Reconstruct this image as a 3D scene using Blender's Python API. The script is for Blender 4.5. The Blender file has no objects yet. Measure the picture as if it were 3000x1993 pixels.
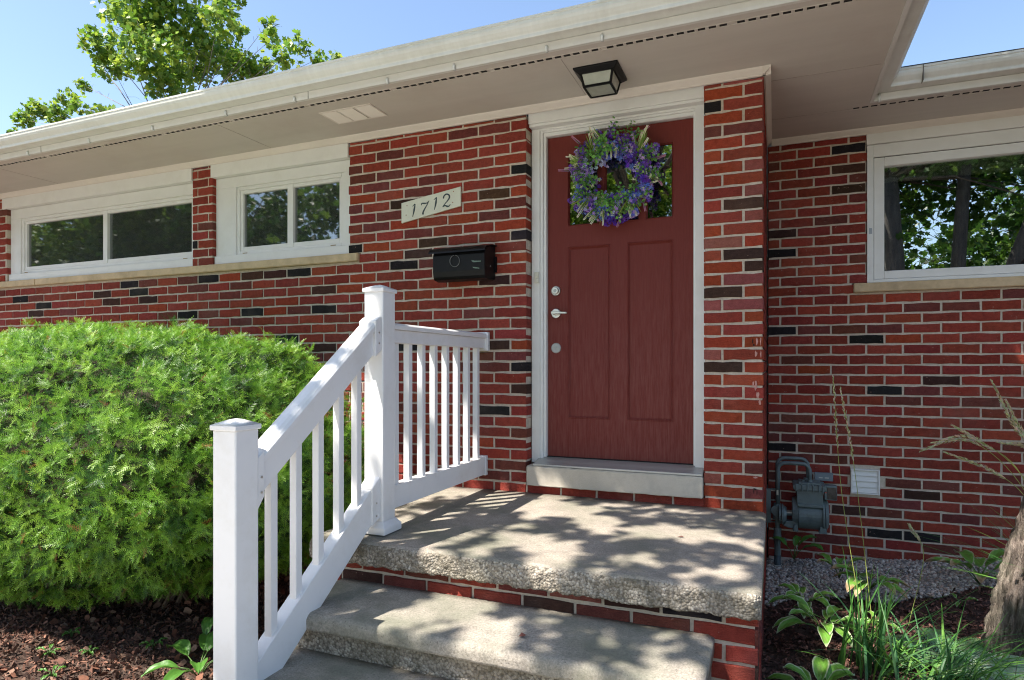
import bpy, bmesh, math, random
import numpy as np
from mathutils import Vector, Matrix, noise
random.seed(7); RNG = np.random.default_rng(11)
R = math.radians
# ------------------------------------------------------------------ scene, camera, world, sun
sc = bpy.context.scene
COL = sc.collection
cam_d = bpy.data.cameras.new("camera"); cam = bpy.data.objects.new("camera", cam_d); COL.objects.link(cam)
sc.camera = cam
YAW, FPX, HOR = R(22.45), 1862.0, 1072.0
CAM = Vector((0.0, -3.75, 0.80))
cam.location = CAM; cam.rotation_euler = (R(90), 0, YAW)
cam_d.sensor_width = 36.0; cam_d.lens = FPX / 3000 * 36.0
cam_d.shift_y = (HOR - 996.5) / 3000.0
cam_d.clip_start = 0.05; cam_d.clip_end = 500
SUN = Vector((-0.38, -0.43, 1.0)).normalized()
w = bpy.data.worlds.new("World"); sc.world = w; w.use_nodes = True
nt = w.node_tree; nt.nodes.clear()
wo = nt.nodes.new("ShaderNodeOutputWorld"); bg = nt.nodes.new("ShaderNodeBackground")
sky = nt.nodes.new("ShaderNodeTexSky"); sky.sky_type = 'NISHITA'; sky.sun_disc = False
sky.sun_elevation = math.asin(SUN.z); sky.sun_rotation = math.atan2(SUN.x, SUN.y)
sky.air_density = 1.0; sky.dust_density = 1.2; sky.ozone_density = 1.0; sky.altitude = 200
bg.inputs[1].default_value = 0.060
nt.links.new(sky.outputs[0], bg.inputs[0]); nt.links.new(bg.outputs[0], wo.inputs[0])
sl = bpy.data.lights.new("sun", 'SUN'); sl.energy = 2.2; sl.angle = R(0.53); sl.color = (1.0, 0.93, 0.83)
so = bpy.data.objects.new("sun", sl); COL.objects.link(so)
so.rotation_euler = SUN.to_track_quat('Z', 'Y').to_euler(); so.location = (-6, -7, 15)
sc.view_settings.view_transform = 'Standard'; sc.view_settings.look = 'None'
sc.view_settings.gamma = 1.0; sc.view_settings.exposure = 2.32; sc.view_settings.use_curve_mapping = False
sc.render.engine = 'CYCLES'
sc.cycles.use_denoising = True; sc.cycles.denoiser = 'OPENIMAGEDENOISE'
sc.cycles.denoising_input_passes = 'RGB_ALBEDO_NORMAL'; sc.cycles.denoising_prefilter = 'NONE'
sc.cycles.filter_width = 1.1
sc.cycles.max_bounces = 7; sc.cycles.transparent_max_bounces = 8
sc.cycles.sample_clamp_indirect = 6.0

def project(x, y, z):
    fx, fy = -math.sin(YAW), math.cos(YAW)
    dx, dy = x - CAM.x, y - CAM.y
    zc = dx * fx + dy * fy
    return 1500 + FPX * (dx * fy - dy * fx) / zc, HOR - FPX * (z - CAM.z) / zc, zc

# ------------------------------------------------------------------ materials
def new_mat(name):
    m = bpy.data.materials.new(name); m.use_nodes = True
    t = m.node_tree
    return m, t, t.nodes["Principled BSDF"]
def N(t, typ, **kw):
    n = t.nodes.new(typ)
    for k, v in kw.items():
        if k.startswith("i_"): n.inputs[k[2:].replace("_", " ")].default_value = v
        else: setattr(n, k, v)
    return n
def ramp(t, fac, stops):
    r = t.nodes.new("ShaderNodeValToRGB")
    while len(r.color_ramp.elements) < len(stops): r.color_ramp.elements.new(0.5)
    for e, (p, c) in zip(r.color_ramp.elements, stops):
        e.position = p; e.color = (c[0], c[1], c[2], 1) if not isinstance(c, (int, float)) else (c, c, c, 1)
    t.links.new(fac, r.inputs[0]); return r.outputs[0]
def mixc(t, fac, a, b, blend='MIX'):
    n = t.nodes.new("ShaderNodeMix"); n.data_type = 'RGBA'; n.blend_type = blend
    for s, v in ((n.inputs[0], fac), (n.inputs[6], a), (n.inputs[7], b)):
        if isinstance(v, bpy.types.NodeSocket): t.links.new(v, s)
        elif isinstance(v, (int, float)): s.default_value = v if s.type == 'VALUE' else (v, v, v, 1)
        else: s.default_value = (v[0], v[1], v[2], 1)
    return n.outputs[2]
def tex(t, scale=5, detail=4, rough=.6, stretch=None, kind='NOISE', coord='Object'):
    tc = t.nodes.new("ShaderNodeTexCoord"); src = tc.outputs[coord]
    if stretch:
        mp = t.nodes.new("ShaderNodeMapping"); mp.inputs['Scale'].default_value = stretch
        t.links.new(src, mp.inputs[0]); src = mp.outputs[0]
    if kind == 'NOISE':
        n = N(t, "ShaderNodeTexNoise", i_Scale=scale, i_Detail=detail, i_Roughness=rough)
        t.links.new(src, n.inputs[0]); return n.outputs[0]
    n = N(t, "ShaderNodeTexVoronoi", i_Scale=scale)
    t.links.new(src, n.inputs[0]); return n
def bump(t, p, h, strength=.3, dist=.002):
    b = N(t, "ShaderNodeBump", i_Strength=strength, i_Distance=dist)
    t.links.new(h, b.inputs['Height']); t.links.new(b.outputs[0], p.inputs['Normal'])
def simple(name, col, rough=.5, var=.12, scale=8, metal=0, bstr=0, bscale=60, stretch=None, dirt=None, dscale=2.5, damt=.3):
    m, t, p = new_mat(name)
    n = tex(t, scale, 5, .65, stretch)
    lo = [c * (1 - var) for c in col]; hi = [min(1, c * (1 + var)) for c in col]
    c = ramp(t, n, [(.3, lo), (.7, hi)])
    if dirt:
        d = tex(t, dscale, 6, .7)
        f = ramp(t, d, [(.5, 0), (.72, damt)])
        c = mixc(t, f, c, dirt)
    t.links.new(c, p.inputs['Base Color'])
    p.inputs['Roughness'].default_value = rough; p.inputs['Metallic'].default_value = metal
    if bstr: bump(t, p, tex(t, bscale, 4, .6, stretch), bstr, .002)
    return m
def tinted(name, rough=.6, transl=0.0, nscale=40, namt=.25, bstr=0, bscale=200, stretch=None, bdist=.002, spec=.5):
    m, t, p = new_mat(name)
    a = N(t, "ShaderNodeAttribute", attribute_name="tint")
    n = tex(t, nscale, 5, .65, stretch)
    f = ramp(t, n, [(.28, 1 - namt), (.72, 1 + namt)])
    c = mixc(t, 1.0, a.outputs[0], f, 'MULTIPLY')
    t.links.new(c, p.inputs['Base Color']); p.inputs['Roughness'].default_value = rough
    p.inputs['Specular IOR Level'].default_value = spec
    if bstr: bump(t, p, tex(t, bscale, 5, .65, stretch), bstr, bdist)
    if transl:
        tr = t.nodes.new("ShaderNodeBsdfTranslucent"); t.links.new(c, tr.inputs[0])
        mx = t.nodes.new("ShaderNodeMixShader"); mx.inputs[0].default_value = transl
        t.links.new(p.outputs[0], mx.inputs[1]); t.links.new(tr.outputs[0], mx.inputs[2])
        t.links.new(mx.outputs[0], t.nodes["Material Output"].inputs[0])
    return m

def brick_material():
    m, t, p = new_mat("rugged_brick")
    a = N(t, "ShaderNodeAttribute", attribute_name="tint")
    fine = tex(t, 260, 5, .7, (1, 1, 2.6)); mid = tex(t, 34, 5, .65); big = tex(t, 3.0, 4, .6)
    c = mixc(t, 1.0, a.outputs[0], ramp(t, fine, [(.3, .72), (.7, 1.22)]), 'MULTIPLY')
    c = mixc(t, 1.0, c, ramp(t, mid, [(.3, .8), (.7, 1.18)]), 'MULTIPLY')
    spots = tex(t, 55, 3, .5)
    c = mixc(t, ramp(t, spots, [(.69, 0), (.74, .55)]), c, (.40, .25, .20))
    c = mixc(t, ramp(t, big, [(.52, 0), (.75, .16)]), c, (.34, .26, .22))
    # scored face: wandering scratch lines
    tc = t.nodes.new("ShaderNodeTexCoord"); mp = t.nodes.new("ShaderNodeMapping")
    mp.inputs['Scale'].default_value = (1, 1, 2.2); t.links.new(tc.outputs['Object'], mp.inputs[0])
    wv = N(t, "ShaderNodeTexWave", wave_type='BANDS', bands_direction='Z', i_Scale=44, i_Distortion=16, i_Detail=3)
    wv.inputs['Detail Scale'].default_value = 1.6
    t.links.new(mp.outputs[0], wv.inputs[0])
    ad = N(t, "ShaderNodeMath", operation='ADD'); t.links.new(wv.outputs[1], ad.inputs[0]); t.links.new(fine, ad.inputs[1])
    bump(t, p, ad.outputs[0], .8, .0022)
    t.links.new(c, p.inputs['Base Color']); p.inputs['Roughness'].default_value = .9
    p.inputs['Specular IOR Level'].default_value = .14
    return m
def concrete_material(name, aggregate, base=(.37, .325, .275)):
    m, t, p = new_mat(name)
    f1 = tex(t, 125, 5, .78); f2 = tex(t, 9, 6, .7); f3 = tex(t, 2.2, 5, .6)
    c = ramp(t, f1, [(.30, [b * .55 for b in base]), (.5, base), (.70, [min(1, b * 1.42) for b in base])])
    c = mixc(t, 1.0, c, ramp(t, f2, [(.28, .70), (.72, 1.16)]), 'MULTIPLY')
    c = mixc(t, ramp(t, f3, [(.44, 0), (.64, .72)]), c, (.155, .165, .12))
    c = mixc(t, ramp(t, tex(t, 42, 4, .7), [(.55, 0), (.7, .35)]), c, (.14, .125, .10))
    vo = tex(t, 230 if not aggregate else 105, kind='VORONOI')
    h = f1
    if aggregate:
        stone = ramp(t, vo.outputs['Color'], [(.1, (.16, .14, .12)), (.42, (.38, .33, .27)), (.72, (.52, .47, .39)), (.95, (.68, .63, .55))])
        c = mixc(t, .70, c, stone)
        pit = ramp(t, vo.outputs['Distance'], [(.5, 0), (.85, .75)])
        c = mixc(t, pit, c, (.09, .08, .065))
        st = ramp(t, tex(t, 5.5, 5, .75), [(.42, 0), (.64, .75)])
        c = mixc(t, st, c, (.11, .095, .065))
        inv = N(t, "ShaderNodeMath", operation='SUBTRACT'); inv.inputs[0].default_value = 1; t.links.new(vo.outputs['Distance'], inv.inputs[1])
        h = inv.outputs[0]
        bump(t, p, h, 1.0, .005)
    else:
        pits = ramp(t, tex(t, 120, 2, .5), [(.66, 0), (.71, .7)])
        c = mixc(t, pits, c, (.11, .10, .08))
        bump(t, p, h, .8, .004)
    t.links.new(c, p.inputs['Base Color']); p.inputs['Roughness'].default_value = .9
    p.inputs['Specular IOR Level'].default_value = .25
    return m

M_BRICK = brick_material()
M_MORTAR = simple("mortar", (.56, .475, .385), .92, .16, 60, bstr=.8, bscale=260, dirt=(.36, .32, .27), dscale=4, damt=.45)
M_CONC = concrete_material("worn_concrete_top", False)
M_CONCAGG = concrete_material("exposed_aggregate_concrete", True)
M_STEP = concrete_material("step_concrete", False, (.39, .35, .30))
M_LIME = simple("limestone_sill", (.58, .44, .27), .85, .14, 14, bstr=.6, bscale=180, dirt=(.30, .22, .13), damt=.55)
M_LIME2 = simple("pale_limestone", (.56, .51, .43), .85, .1, 20, bstr=.8, bscale=150, dirt=(.38, .33, .27), damt=.4)
M_WHITE = simple("white_painted_trim", (.77, .765, .74), .42, .03, 6, dirt=(.62, .60, .54), dscale=3.5, damt=.35)
M_VINYL = simple("white_vinyl_rail", (.80, .80, .81), .28, .02, 3, dirt=(.62, .60, .55), dscale=5, damt=.38)
M_SOFFIT = simple("painted_soffit_board", (.57, .53, .48), .85, .05, 2.2, bstr=.45, bscale=90, stretch=(.25, 3, 1), dirt=(.50, .44, .39), dscale=1.1, damt=.6)
M_CROWN = simple("crown_trim_paint", (.72, .66, .60), .6, .05, 5, dirt=(.5, .45, .4), damt=.35)
M_ALU = simple("white_aluminium_gutter", (.70, .71, .67), .38, .05, 4, stretch=(6, 1, .4), dirt=(.48, .47, .40), dscale=2.2, damt=.5)
M_FASCIA = simple("fascia_metal", (.66, .65, .615), .5, .05, 4, dirt=(.50, .47, .42), dscale=3, damt=.35)
M_DARK = simple("dark_void", (.012, .011, .010), .95, .1, 5)
M_ROOM = simple("dim_room_interior", (.05, .045, .04), .95, .2, 3)
M_BLACK = simple("black_metal_paint", (.004, .004, .005), .45, .2, 30, bstr=.15, bscale=220, dirt=(.02, .018, .016), dscale=9, damt=.3)
M_BLACK.node_tree.nodes["Principled BSDF"].inputs["Specular IOR Level"].default_value = .25
M_METER = simple("grey_green_enamel", (.125, .165, .17), .42, .08, 12, bstr=.25, bscale=260, dirt=(.045, .06, .06), dscale=14, damt=.6)
M_STEEL = simple("brushed_steel", (.60, .60, .57), .28, .05, 30, metal=1)
M_SATIN = simple("satin_grey_metal", (.42, .43, .42), .4, .05, 30, metal=.6)
M_PLAQUE = simple("aged_cream_plaque", (.66, .66, .53), .45, .05, 8, dirt=(.55, .50, .36), dscale=10, damt=.4)
M_DIGIT = simple("dark_green_digit", (.03, .05, .05), .4, .1, 20)
M_SHINGLE = simple("asphalt_shingle", (.05, .048, .046), .95, .3, 60, bstr=.6)
M_THRESH = simple("aluminium_threshold", (.50, .50, .47), .38, .06, 20, metal=.5, stretch=(1, 14, 1))
M_PLASTIC = simple("clear_cloudy_plastic", (.70, .72, .70), .25, .05, 20)
M_BARK = simple("grey_bark", (.23, .19, .155), .95, .45, 22, bstr=1.0, bscale=40, stretch=(1, 1, .22), dirt=(.06, .05, .04), dscale=14, damt=.9)
def bark_material():
    m, t, p = new_mat("furrowed_bark")
    a = tex(t, 26, 6, .75, (1, 1, .16)); b_ = tex(t, 70, 5, .7, (1, 1, .4)); g = tex(t, 5, 4, .6)
    c = ramp(t, a, [(.36, (.045, .034, .027)), (.47, (.17, .13, .105)), (.60, (.36, .29, .24)), (.75, (.46, .40, .34))])
    c = mixc(t, 1.0, c, ramp(t, b_, [(.3, .6), (.7, 1.25)]), 'MULTIPLY')
    c = mixc(t, ramp(t, g, [(.5, 0), (.7, .35)]), c, (.20, .22, .14))
    t.links.new(c, p.inputs['Base Color']); p.inputs['Roughness'].default_value = .95
    ad = N(t, "ShaderNodeMath", operation='ADD'); t.links.new(a, ad.inputs[0])
    ml = N(t, "ShaderNodeMath", operation='MULTIPLY'); ml.inputs[1].default_value = .35; t.links.new(b_, ml.inputs[0]); t.links.new(ml.outputs[0], ad.inputs[1])
    bump(t, p, ad.outputs[0], 1.0, .045); return m
M_FURROW = bark_material()
M_TWIG = simple("brown_twig", (.16, .105, .07), .9, .3, 30)
M_FROST = simple("frosted_glass", (.42, .44, .38), .22, .14, 9)
M_CHIP = tinted("bark_mulch_chip", .9, 0, 60, .3)
M_PEB = tinted("river_pebble", .75, 0, 90, .2)
M_YEW = tinted("yew_needle", .42, .36, 12, .12, spec=.5)
M_LEAF = tinted("maple_leaf", .45, .5, 9, .15)
M_HOSTA = tinted("variegated_leaf", .42, .25, 60, .12, bstr=.3, bscale=60)
M_GRASS = tinted("grass_blade", .5, .3, 30, .15)
M_PETAL = tinted("silk_petal", .7, .2, 60, .15)
M_SOIL = simple("dark_soil", (.075, .045, .032), .97, .5, 40, bstr=1, bscale=90)

def door_paint():
    m, t, p = new_mat("faded_red_door_paint")
    grain = tex(t, 90, 5, .7, (3, 3, .12)); g2 = tex(t, 300, 3, .6, (1, 1, .15))
    c = ramp(t, grain, [(.3, (.140, .024, .018)), (.7, (.175, .031, .023))])
    # chalky fading, strongest where the weather reaches the lower half
    tc = t.nodes.new("ShaderNodeTexCoord"); sp = t.nodes.new("ShaderNodeSeparateXYZ"); t.links.new(tc.outputs['Object'], sp.inputs[0])
    mr = N(t, "ShaderNodeMapRange"); mr.inputs[1].default_value = 1.75; mr.inputs[2].default_value = .75
    t.links.new(sp.outputs[2], mr.inputs[0])
    f = ramp(t, tex(t, 55, 6, .75, (2.2, 1, .14)), [(.40, 0), (.78, .42)])
    f2 = mixc(t, 1.0, f, mr.outputs[0], 'MULTIPLY')
    c = mixc(t, f2, c, (.30, .13, .115))
    t.links.new(c, p.inputs['Base Color']); p.inputs['Roughness'].default_value = .55; p.inputs['Specular IOR Level'].default_value = .22
    bump(t, p, g2, .35, .001)
    return m
M_DOOR = door_paint()
def glass_material(name, tint, base=.16, rough=.0):
    m, t, p = new_mat(name); t.nodes.remove(p)
    tr = N(t, "ShaderNodeBsdfTransparent"); tr.inputs[0].default_value = (*tint, 1)
    gl = N(t, "ShaderNodeBsdfGlossy"); gl.inputs['Roughness'].default_value = rough; gl.inputs[0].default_value = (.95, .98, 1, 1)
    lw = N(t, "ShaderNodeLayerWeight", i_Blend=.35)
    mr = N(t, "ShaderNodeMapRange"); mr.inputs[3].default_value = base; mr.inputs[4].default_value = .95
    t.links.new(lw.outputs['Fresnel'], mr.inputs[0])
    mx = N(t, "ShaderNodeMixShader"); t.links.new(mr.outputs[0], mx.inputs[0])
    t.links.new(tr.outputs[0], mx.inputs[1]); t.links.new(gl.outputs[0], mx.inputs[2])
    t.links.new(mx.outputs[0], t.nodes["Material Output"].inputs[0])
    return m
M_GLASS = glass_material("window_glass", (.75, .78, .76), .42)
M_GLASS2 = glass_material("screened_window_glass", (.45, .46, .45), .24, .02)
_t = M_GLASS2.node_tree; _o = _t.nodes["Material Output"]; _s = _o.inputs[0].links[0].from_socket
_d = N(_t, "ShaderNodeBsdfDiffuse"); _d.inputs[0].default_value = (.10, .11, .10, 1); _m = N(_t, "ShaderNodeMixShader"); _m.inputs[0].default_value = .30
_t.links.new(_s, _m.inputs[1]); _t.links.new(_d.outputs[0], _m.inputs[2]); _t.links.new(_m.outputs[0], _o.inputs[0])
M_GLASS3 = glass_material("door_glass", (.5, .52, .5), .20, .01)

# ------------------------------------------------------------------ mesh helpers
class MB:
    def __init__(s): s.v = []; s.f = []; s.c = []; s.mi = []
    def add(s, vs, fs, col=None, mi=0):
        o = len(s.v); s.v += [tuple(v) for v in vs]; s.f += [tuple(i + o for i in f) for f in fs]
        s.mi += [mi] * len(fs)
        if col is not None: s.c += [col] * len(vs)
        return s
    def box(s, x0, x1, y0, y1, z0, z1, col=None, mi=0):
        return s.add([(x0,y0,z0),(x1,y0,z0),(x1,y1,z0),(x0,y1,z0),(x0,y0,z1),(x1,y0,z1),(x1,y1,z1),(x0,y1,z1)],
                     [(0,3,2,1),(4,5,6,7),(0,1,5,4),(1,2,6,5),(2,3,7,6),(3,0,4,7)], col, mi)
    def prism(s, prof, a0, a1, axis='x', col=None):
        """closed outline extruded along an axis: x -> (y,z), y -> (x,z), z -> (x,y)"""
        n = len(prof)
        def mk(p, a): return (a, p[0], p[1]) if axis == 'x' else ((p[0], a, p[1]) if axis == 'y' else (p[0], p[1], a))
        vs = [mk(p, a0) for p in prof] + [mk(p, a1) for p in prof]
        fs = [tuple(range(n)), tuple(range(2*n - 1, n - 1, -1))] + [(i, i + n, (i+1) % n + n, (i+1) % n) for i in range(n)]
        return s.add(vs, fs, col)
    def tube(s, pts, r, n=8, col=None, caps=True):
        pts = [Vector(p) for p in pts]; m = len(pts)
        rs = r if isinstance(r, (list, tuple)) else [r] * m
        vs = []; up = Vector((.13, .21, .97))
        t0 = (pts[1] - pts[0]).normalized(); u = t0.cross(up)
        if u.length < .1: u = t0.cross(Vector((1, 0, 0)))
        u.normalize()
        for i, p in enumerate(pts):
            t = (pts[min(i+1, m-1)] - pts[max(i-1, 0)]).normalized()
            u = (u - t * u.dot(t)).normalized(); v = t.cross(u)
            for k in range(n):
                a = 2 * math.pi * k / n
                vs.append(p + (u * math.cos(a) + v * math.sin(a)) * rs[i])
        fs = [(i*n + k, i*n + (k+1) % n, (i+1)*n + (k+1) % n, (i+1)*n + k) for i in range(m-1) for k in range(n)]
        if caps: fs += [tuple(range(n-1, -1, -1)), tuple((m-1)*n + k for k in range(n))]
        return s.add(vs, fs, col)
    def build(s, name, mats, parent=None, smooth=False, bevel=0, segs=2):
        me = bpy.data.meshes.new(name); me.from_pydata(s.v, [], s.f); me.update()
        for m in (mats if isinstance(mats, (list, tuple)) else [mats]): me.materials.append(m)
        if any(s.mi): me.polygons.foreach_set("material_index", s.mi)
        if s.c and len(s.c) == len(s.v):
            a = me.color_attributes.new("tint", 'FLOAT_COLOR', 'POINT')
            a.data.foreach_set("color", [x for c in s.c for x in (c[0], c[1], c[2], 1.0)])
        bm = bmesh.new(); bm.from_mesh(me); bmesh.ops.recalc_face_normals(bm, faces=bm.faces); bm.to_mesh(me); bm.free()
        if smooth: me.shade_smooth()
        return link(name, me, parent, bevel, segs)
def link(name, me, parent=None, bevel=0, segs=2):
    o = bpy.data.objects.new(name, me); COL.objects.link(o)
    if parent: o.parent = parent; o.matrix_parent_inverse = parent_inv(parent)
    if bevel:
        b = o.modifiers.new("bevel", 'BEVEL'); b.width = bevel; b.segments = segs; b.limit_method = 'ANGLE'; b.angle_limit = R(35)
    return o
def parent_inv(p):
    m = Matrix.Identity(4); chain = []
    q = p
    while q: chain.append(q); q = q.parent
    for q in reversed(chain): m = m @ q.matrix_parent_inverse @ q.matrix_basis
    return m.inverted()
def tag(o, label=None, cat=None, group=None, kind=None):
    if label: o['label'] = label
    if cat: o['category'] = cat
    if group: o['group'] = group
    if kind: o['kind'] = kind
    return o
def empty(name, loc=(0, 0, 0)):
    o = bpy.data.objects.new(name, None); COL.objects.link(o); o.location = loc; o.empty_display_size = .1
    return o
def arr_mesh(name, V, F, C, mat, parent=None, smooth=False):
    """V (n,3), F (m,k) int, C (n,3) per-vertex tint"""
    me = bpy.data.meshes.new(name); n, (m, k) = len(V), F.shape
    me.vertices.add(n); me.vertices.foreach_set("co", V.astype(np.float32).ravel())
    me.loops.add(m * k); me.loops.foreach_set("vertex_index", F.astype(np.int32).ravel())
    me.polygons.add(m); me.polygons.foreach_set("loop_start", np.arange(0, m * k, k, dtype=np.int32))
    me.polygons.foreach_set("loop_total", np.full(m, k, dtype=np.int32))
    me.update(calc_edges=True)
    a = me.color_attributes.new("tint", 'FLOAT_COLOR', 'POINT')
    a.data.foreach_set("color", np.hstack([C, np.ones((n, 1))]).astype(np.float32).ravel())
    me.materials.append(mat)
    if smooth: me.shade_smooth()
    return link(name, me, parent)
def scatter(tv, tf, tc, mats, locs, cols):
    """copies of a template (verts tv, faces tf, per-vertex colour factor tc) with (N,3,3) matrices"""
    n, m = len(locs), len(tv)
    V = np.einsum('nij,mj->nmi', mats, tv) + locs[:, None, :]
    C = cols[:, None, :] * tc[None, :, :]
    F = tf[None] + (np.arange(n) * m)[:, None, None]
    return V.reshape(-1, 3), F.reshape(-1, tf.shape[1]), C.reshape(-1, 3)
def frames(zdir, spin=None, scale=None):
    """rotation matrices whose local Y axis points along zdir"""
    z = zdir / np.linalg.norm(zdir, axis=1, keepdims=True)
    r = RNG.normal(size=z.shape) if spin is None else spin
    x = np.cross(z, r); x /= np.linalg.norm(x, axis=1, keepdims=True) + 1e-9
    y = np.cross(x, z)
    Mx = np.stack([x, z, y], axis=2)
    if scale is not None: Mx = Mx * scale[:, None, None]
    return Mx

# ------------------------------------------------------------------ ground
def ground_z(x, y):
    base = -.585
    if x > -.1:  # bed on the right rises a little to the right
        base = -.62 + .10 * min(max(x, 0), 2.2) * 1.05
    if y < -3.2: base -= .02
    return base
def ground():
    xs = np.concatenate([np.linspace(-60, -6, 12), np.linspace(-5.4, 3.4, 148), np.linspace(4, 60, 12)])
    ys = np.concatenate([np.linspace(-70, -4, 14), np.linspace(-3.6, 1.4, 84), np.linspace(2, 60, 10)])
    V = []
    for y in ys:
        for x in xs:
            z = ground_z(x, y)
            if -5.4 <= x <= 3.4 and -3.6 <= y <= 1.4:
                z += .022 * noise.noise(Vector((x * 2.2, y * 2.2, 1))) + .012 * noise.noise(Vector((x * 11, y * 11, 4)))
            V.append((x, y, z))
    nx = len(xs)
    F = [(j*nx + i, j*nx + i + 1, (j+1)*nx + i + 1, (j+1)*nx + i) for j in range(len(ys)-1) for i in range(nx-1)]
    me = bpy.data.meshes.new("ground"); me.from_pydata(V, [], F); me.shade_smooth()
    m, t, p = new_mat("soil_and_lawn")
    soil = ramp(t, tex(t, 60, 6, .75), [(.3, (.030, .018, .013)), (.55, (.085, .050, .036)), (.75, (.15, .10, .075))])
    grass = ramp(t, tex(t, 30, 6, .7), [(.3, (.04, .07, .015)), (.7, (.085, .13, .03))])
    tc = t.nodes.new("ShaderNodeTexCoord"); sp = t.nodes.new("ShaderNodeSeparateXYZ"); t.links.new(tc.outputs['Object'], sp.inputs[0])
    mr = N(t, "ShaderNodeMapRange"); mr.inputs[1].default_value = -9.3; mr.inputs[2].default_value = -9.6
    t.links.new(sp.outputs[1], mr.inputs[0])
    t.links.new(mixc(t, mr.outputs[0], soil, grass), p.inputs['Base Color'])
    p.inputs['Roughness'].default_value = .97; bump(t, p, tex(t, 110, 5, .7), 1, .01)
    me.materials.append(m)
    tag(link("ground", me), kind='structure')
    wk = MB(); wk.box(-7.5, 7.5, -10.5, -2.78, -.66, -.560); wk.box(-1.70, -.1, -2.78, -2.59, -.66, -.560)  # unseen pale apron added to bounce sunlight onto walls and soffit
    tag(wk.build("bounce_apron", simple("pale_bounce_concrete", (.66, .62, .56), .9, .08, 3, bstr=.4, bscale=80), bevel=.01), kind='structure')
    rd = MB(); rd.box(-60, 60, -22, -15, -.62, -.575)
    tag(rd.build("road", simple("asphalt", (.05, .05, .052), .9, .2, 60)), kind='structure')
ground()

# ------------------------------------------------------------------ house
house = tag(empty("brick_house"), "red brick ranch house with red front door and white trim", "house")
PAL = {'r': (.315, .060, .043), 'R': (.365, .070, .046), 'o': (.40, .072, .036), 'p': (.205, .060, .048), 'b': (.085, .042, .030),
       'd': (.072, .038, .030), 'k': (.028, .025, .026), 's': (.36, .110, .088)}
MARK_M = [(-1.477,2.049,'k'),(-1.477,1.627,'k'),(-2.775,1.631,'k'),(-2.245,1.566,'d'),(-2.343,1.493,'k'),(-1.657,1.355,'d'),(-2.139,1.644,'d'),(-2.348,1.911,'d'),(-1.666,1.915,'b'),(-4.19,1.494,'k'),(-3.279,1.494,'k'),(-3.743,1.489,'b'),(-3.513,1.495,'b'),(-5.076,1.494,'k'),(-4.964,1.428,'k'),(-5.401,1.424,'d'),(-6.499,1.416,'k'),(-6.161,1.353,'k'),(-5.284,1.354,'d'),(-4.834,1.353,'d'),(-6.274,1.282,'d'),(-4.399,1.212,'k'),(-3.725,1.212,'k'),(-3.027,1.212,'k'),(-3.039,1.352,'b'),(-3.369,.999,'k'),(-3.023,.924,'d'),(-4.29,1.768,'k'),(-1.477,.781,'k'),(-1.652,.494,'k'),(-1.633,.921,'d'),(-1.479,.638,'b'),(-2.364,.941,'k'),(-1.941,2.34,'p'),(-1.669,2.34,'p'),(-2.556,2.272,'p'),(-2.2,2.077,'p'),(-2.5,2.122,'p'),(-2.627,2.065,'p'),(-2.253,1.99,'p'),(-2.5,1.849,'p'),(-2.584,1.773,'p'),(-2.24,1.71,'p'),(-1.669,1.763,'p'),(-2.831,2.282,'o'),(-2.362,1.778,'o'),(-1.693,1.169,'p'),(-.321,2.263,'k'),(-.156,1.699,'b'),(-.155,1.425,'d'),(-.109,1.35,'d'),(-.268,1.21,'d'),(-.272,.781,'d'),(-.156,2.123,'p'),(-.112,1.912,'s'),(-.121,1.785,'s'),(-.139,1.286,'s')]
MARK_R = [(.536,2.3,'k'),(.536,2.163,'b'),(.375,2.021,'d'),(-.017,1.746,'d'),(-.015,1.617,'k'),(.038,1.12,'k'),(.132,1.049,'k'),(.477,.98,'k'),(.915,.704,'b'),(.799,.632,'k'),(.038,.556,'k'),(-.024,.206,'k'),(1.01,-.074,'d'),(.561,-.223,'d'),(.787,-.36,'k'),(1.004,-.356,'k'),(1.058,-.422,'p'),(.89,-.157,'p'),(1.176,-.222,'p'),(.159,.293,'p')]

def course_rects(x0, x1, z0, z1, zoff, mod, xoff, openings, marks, weights, pitch=.07, jt=.0135, anchor=None):
    """bricks of a running-bond wall as (xa, xb, za, zb, key), cut round the openings"""
    out = []; k0 = math.floor((z0 - zoff) / pitch)
    for k in range(k0, int((z1 - zoff) / pitch) + 1):
        za, zb = zoff + k*pitch + jt/2, zoff + (k+1)*pitch - jt/2
        za, zb = max(za, z0), min(zb, z1)
        if zb - za < .012: continue
        xs = xoff + (mod / 2 if k % 2 else 0)
        i = math.floor((x0 - xs) / mod)
        while xs + i*mod < x1:
            a, b = xs + i*mod + jt/2, xs + (i+1)*mod - jt/2; i += 1
            segs = [(max(a, x0), min(b, x1))]
            for (ox0, ox1, oz0, oz1) in openings:
                if zb <= oz0 + .002 or za >= oz1 - .002: continue
                ns = []
                for (p, q) in segs:
                    if q <= ox0 or p >= ox1: ns.append((p, q)); continue
                    if p < ox0: ns.append((p, ox0))
                    if q > ox1: ns.append((ox1, q))
                segs = ns
            for (p, q) in segs:
                if q - p > .02:
                    key = random.choices(list(weights), list(weights.values()))[0]
                    for mx, mz, mk in marks:
                        if p - .005 <= mx <= q + .005 and za - .006 <= mz <= zb + .006: key = mk
                    out.append((p, q, za, zb, key))
    return out
def tint_of(key):
    c = PAL[key]; j = random.uniform(.84, 1.16)
    return (c[0] * j * random.uniform(.95, 1.05), c[1] * j * random.uniform(.88, 1.12), c[2] * j * random.uniform(.88, 1.12))
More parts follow.
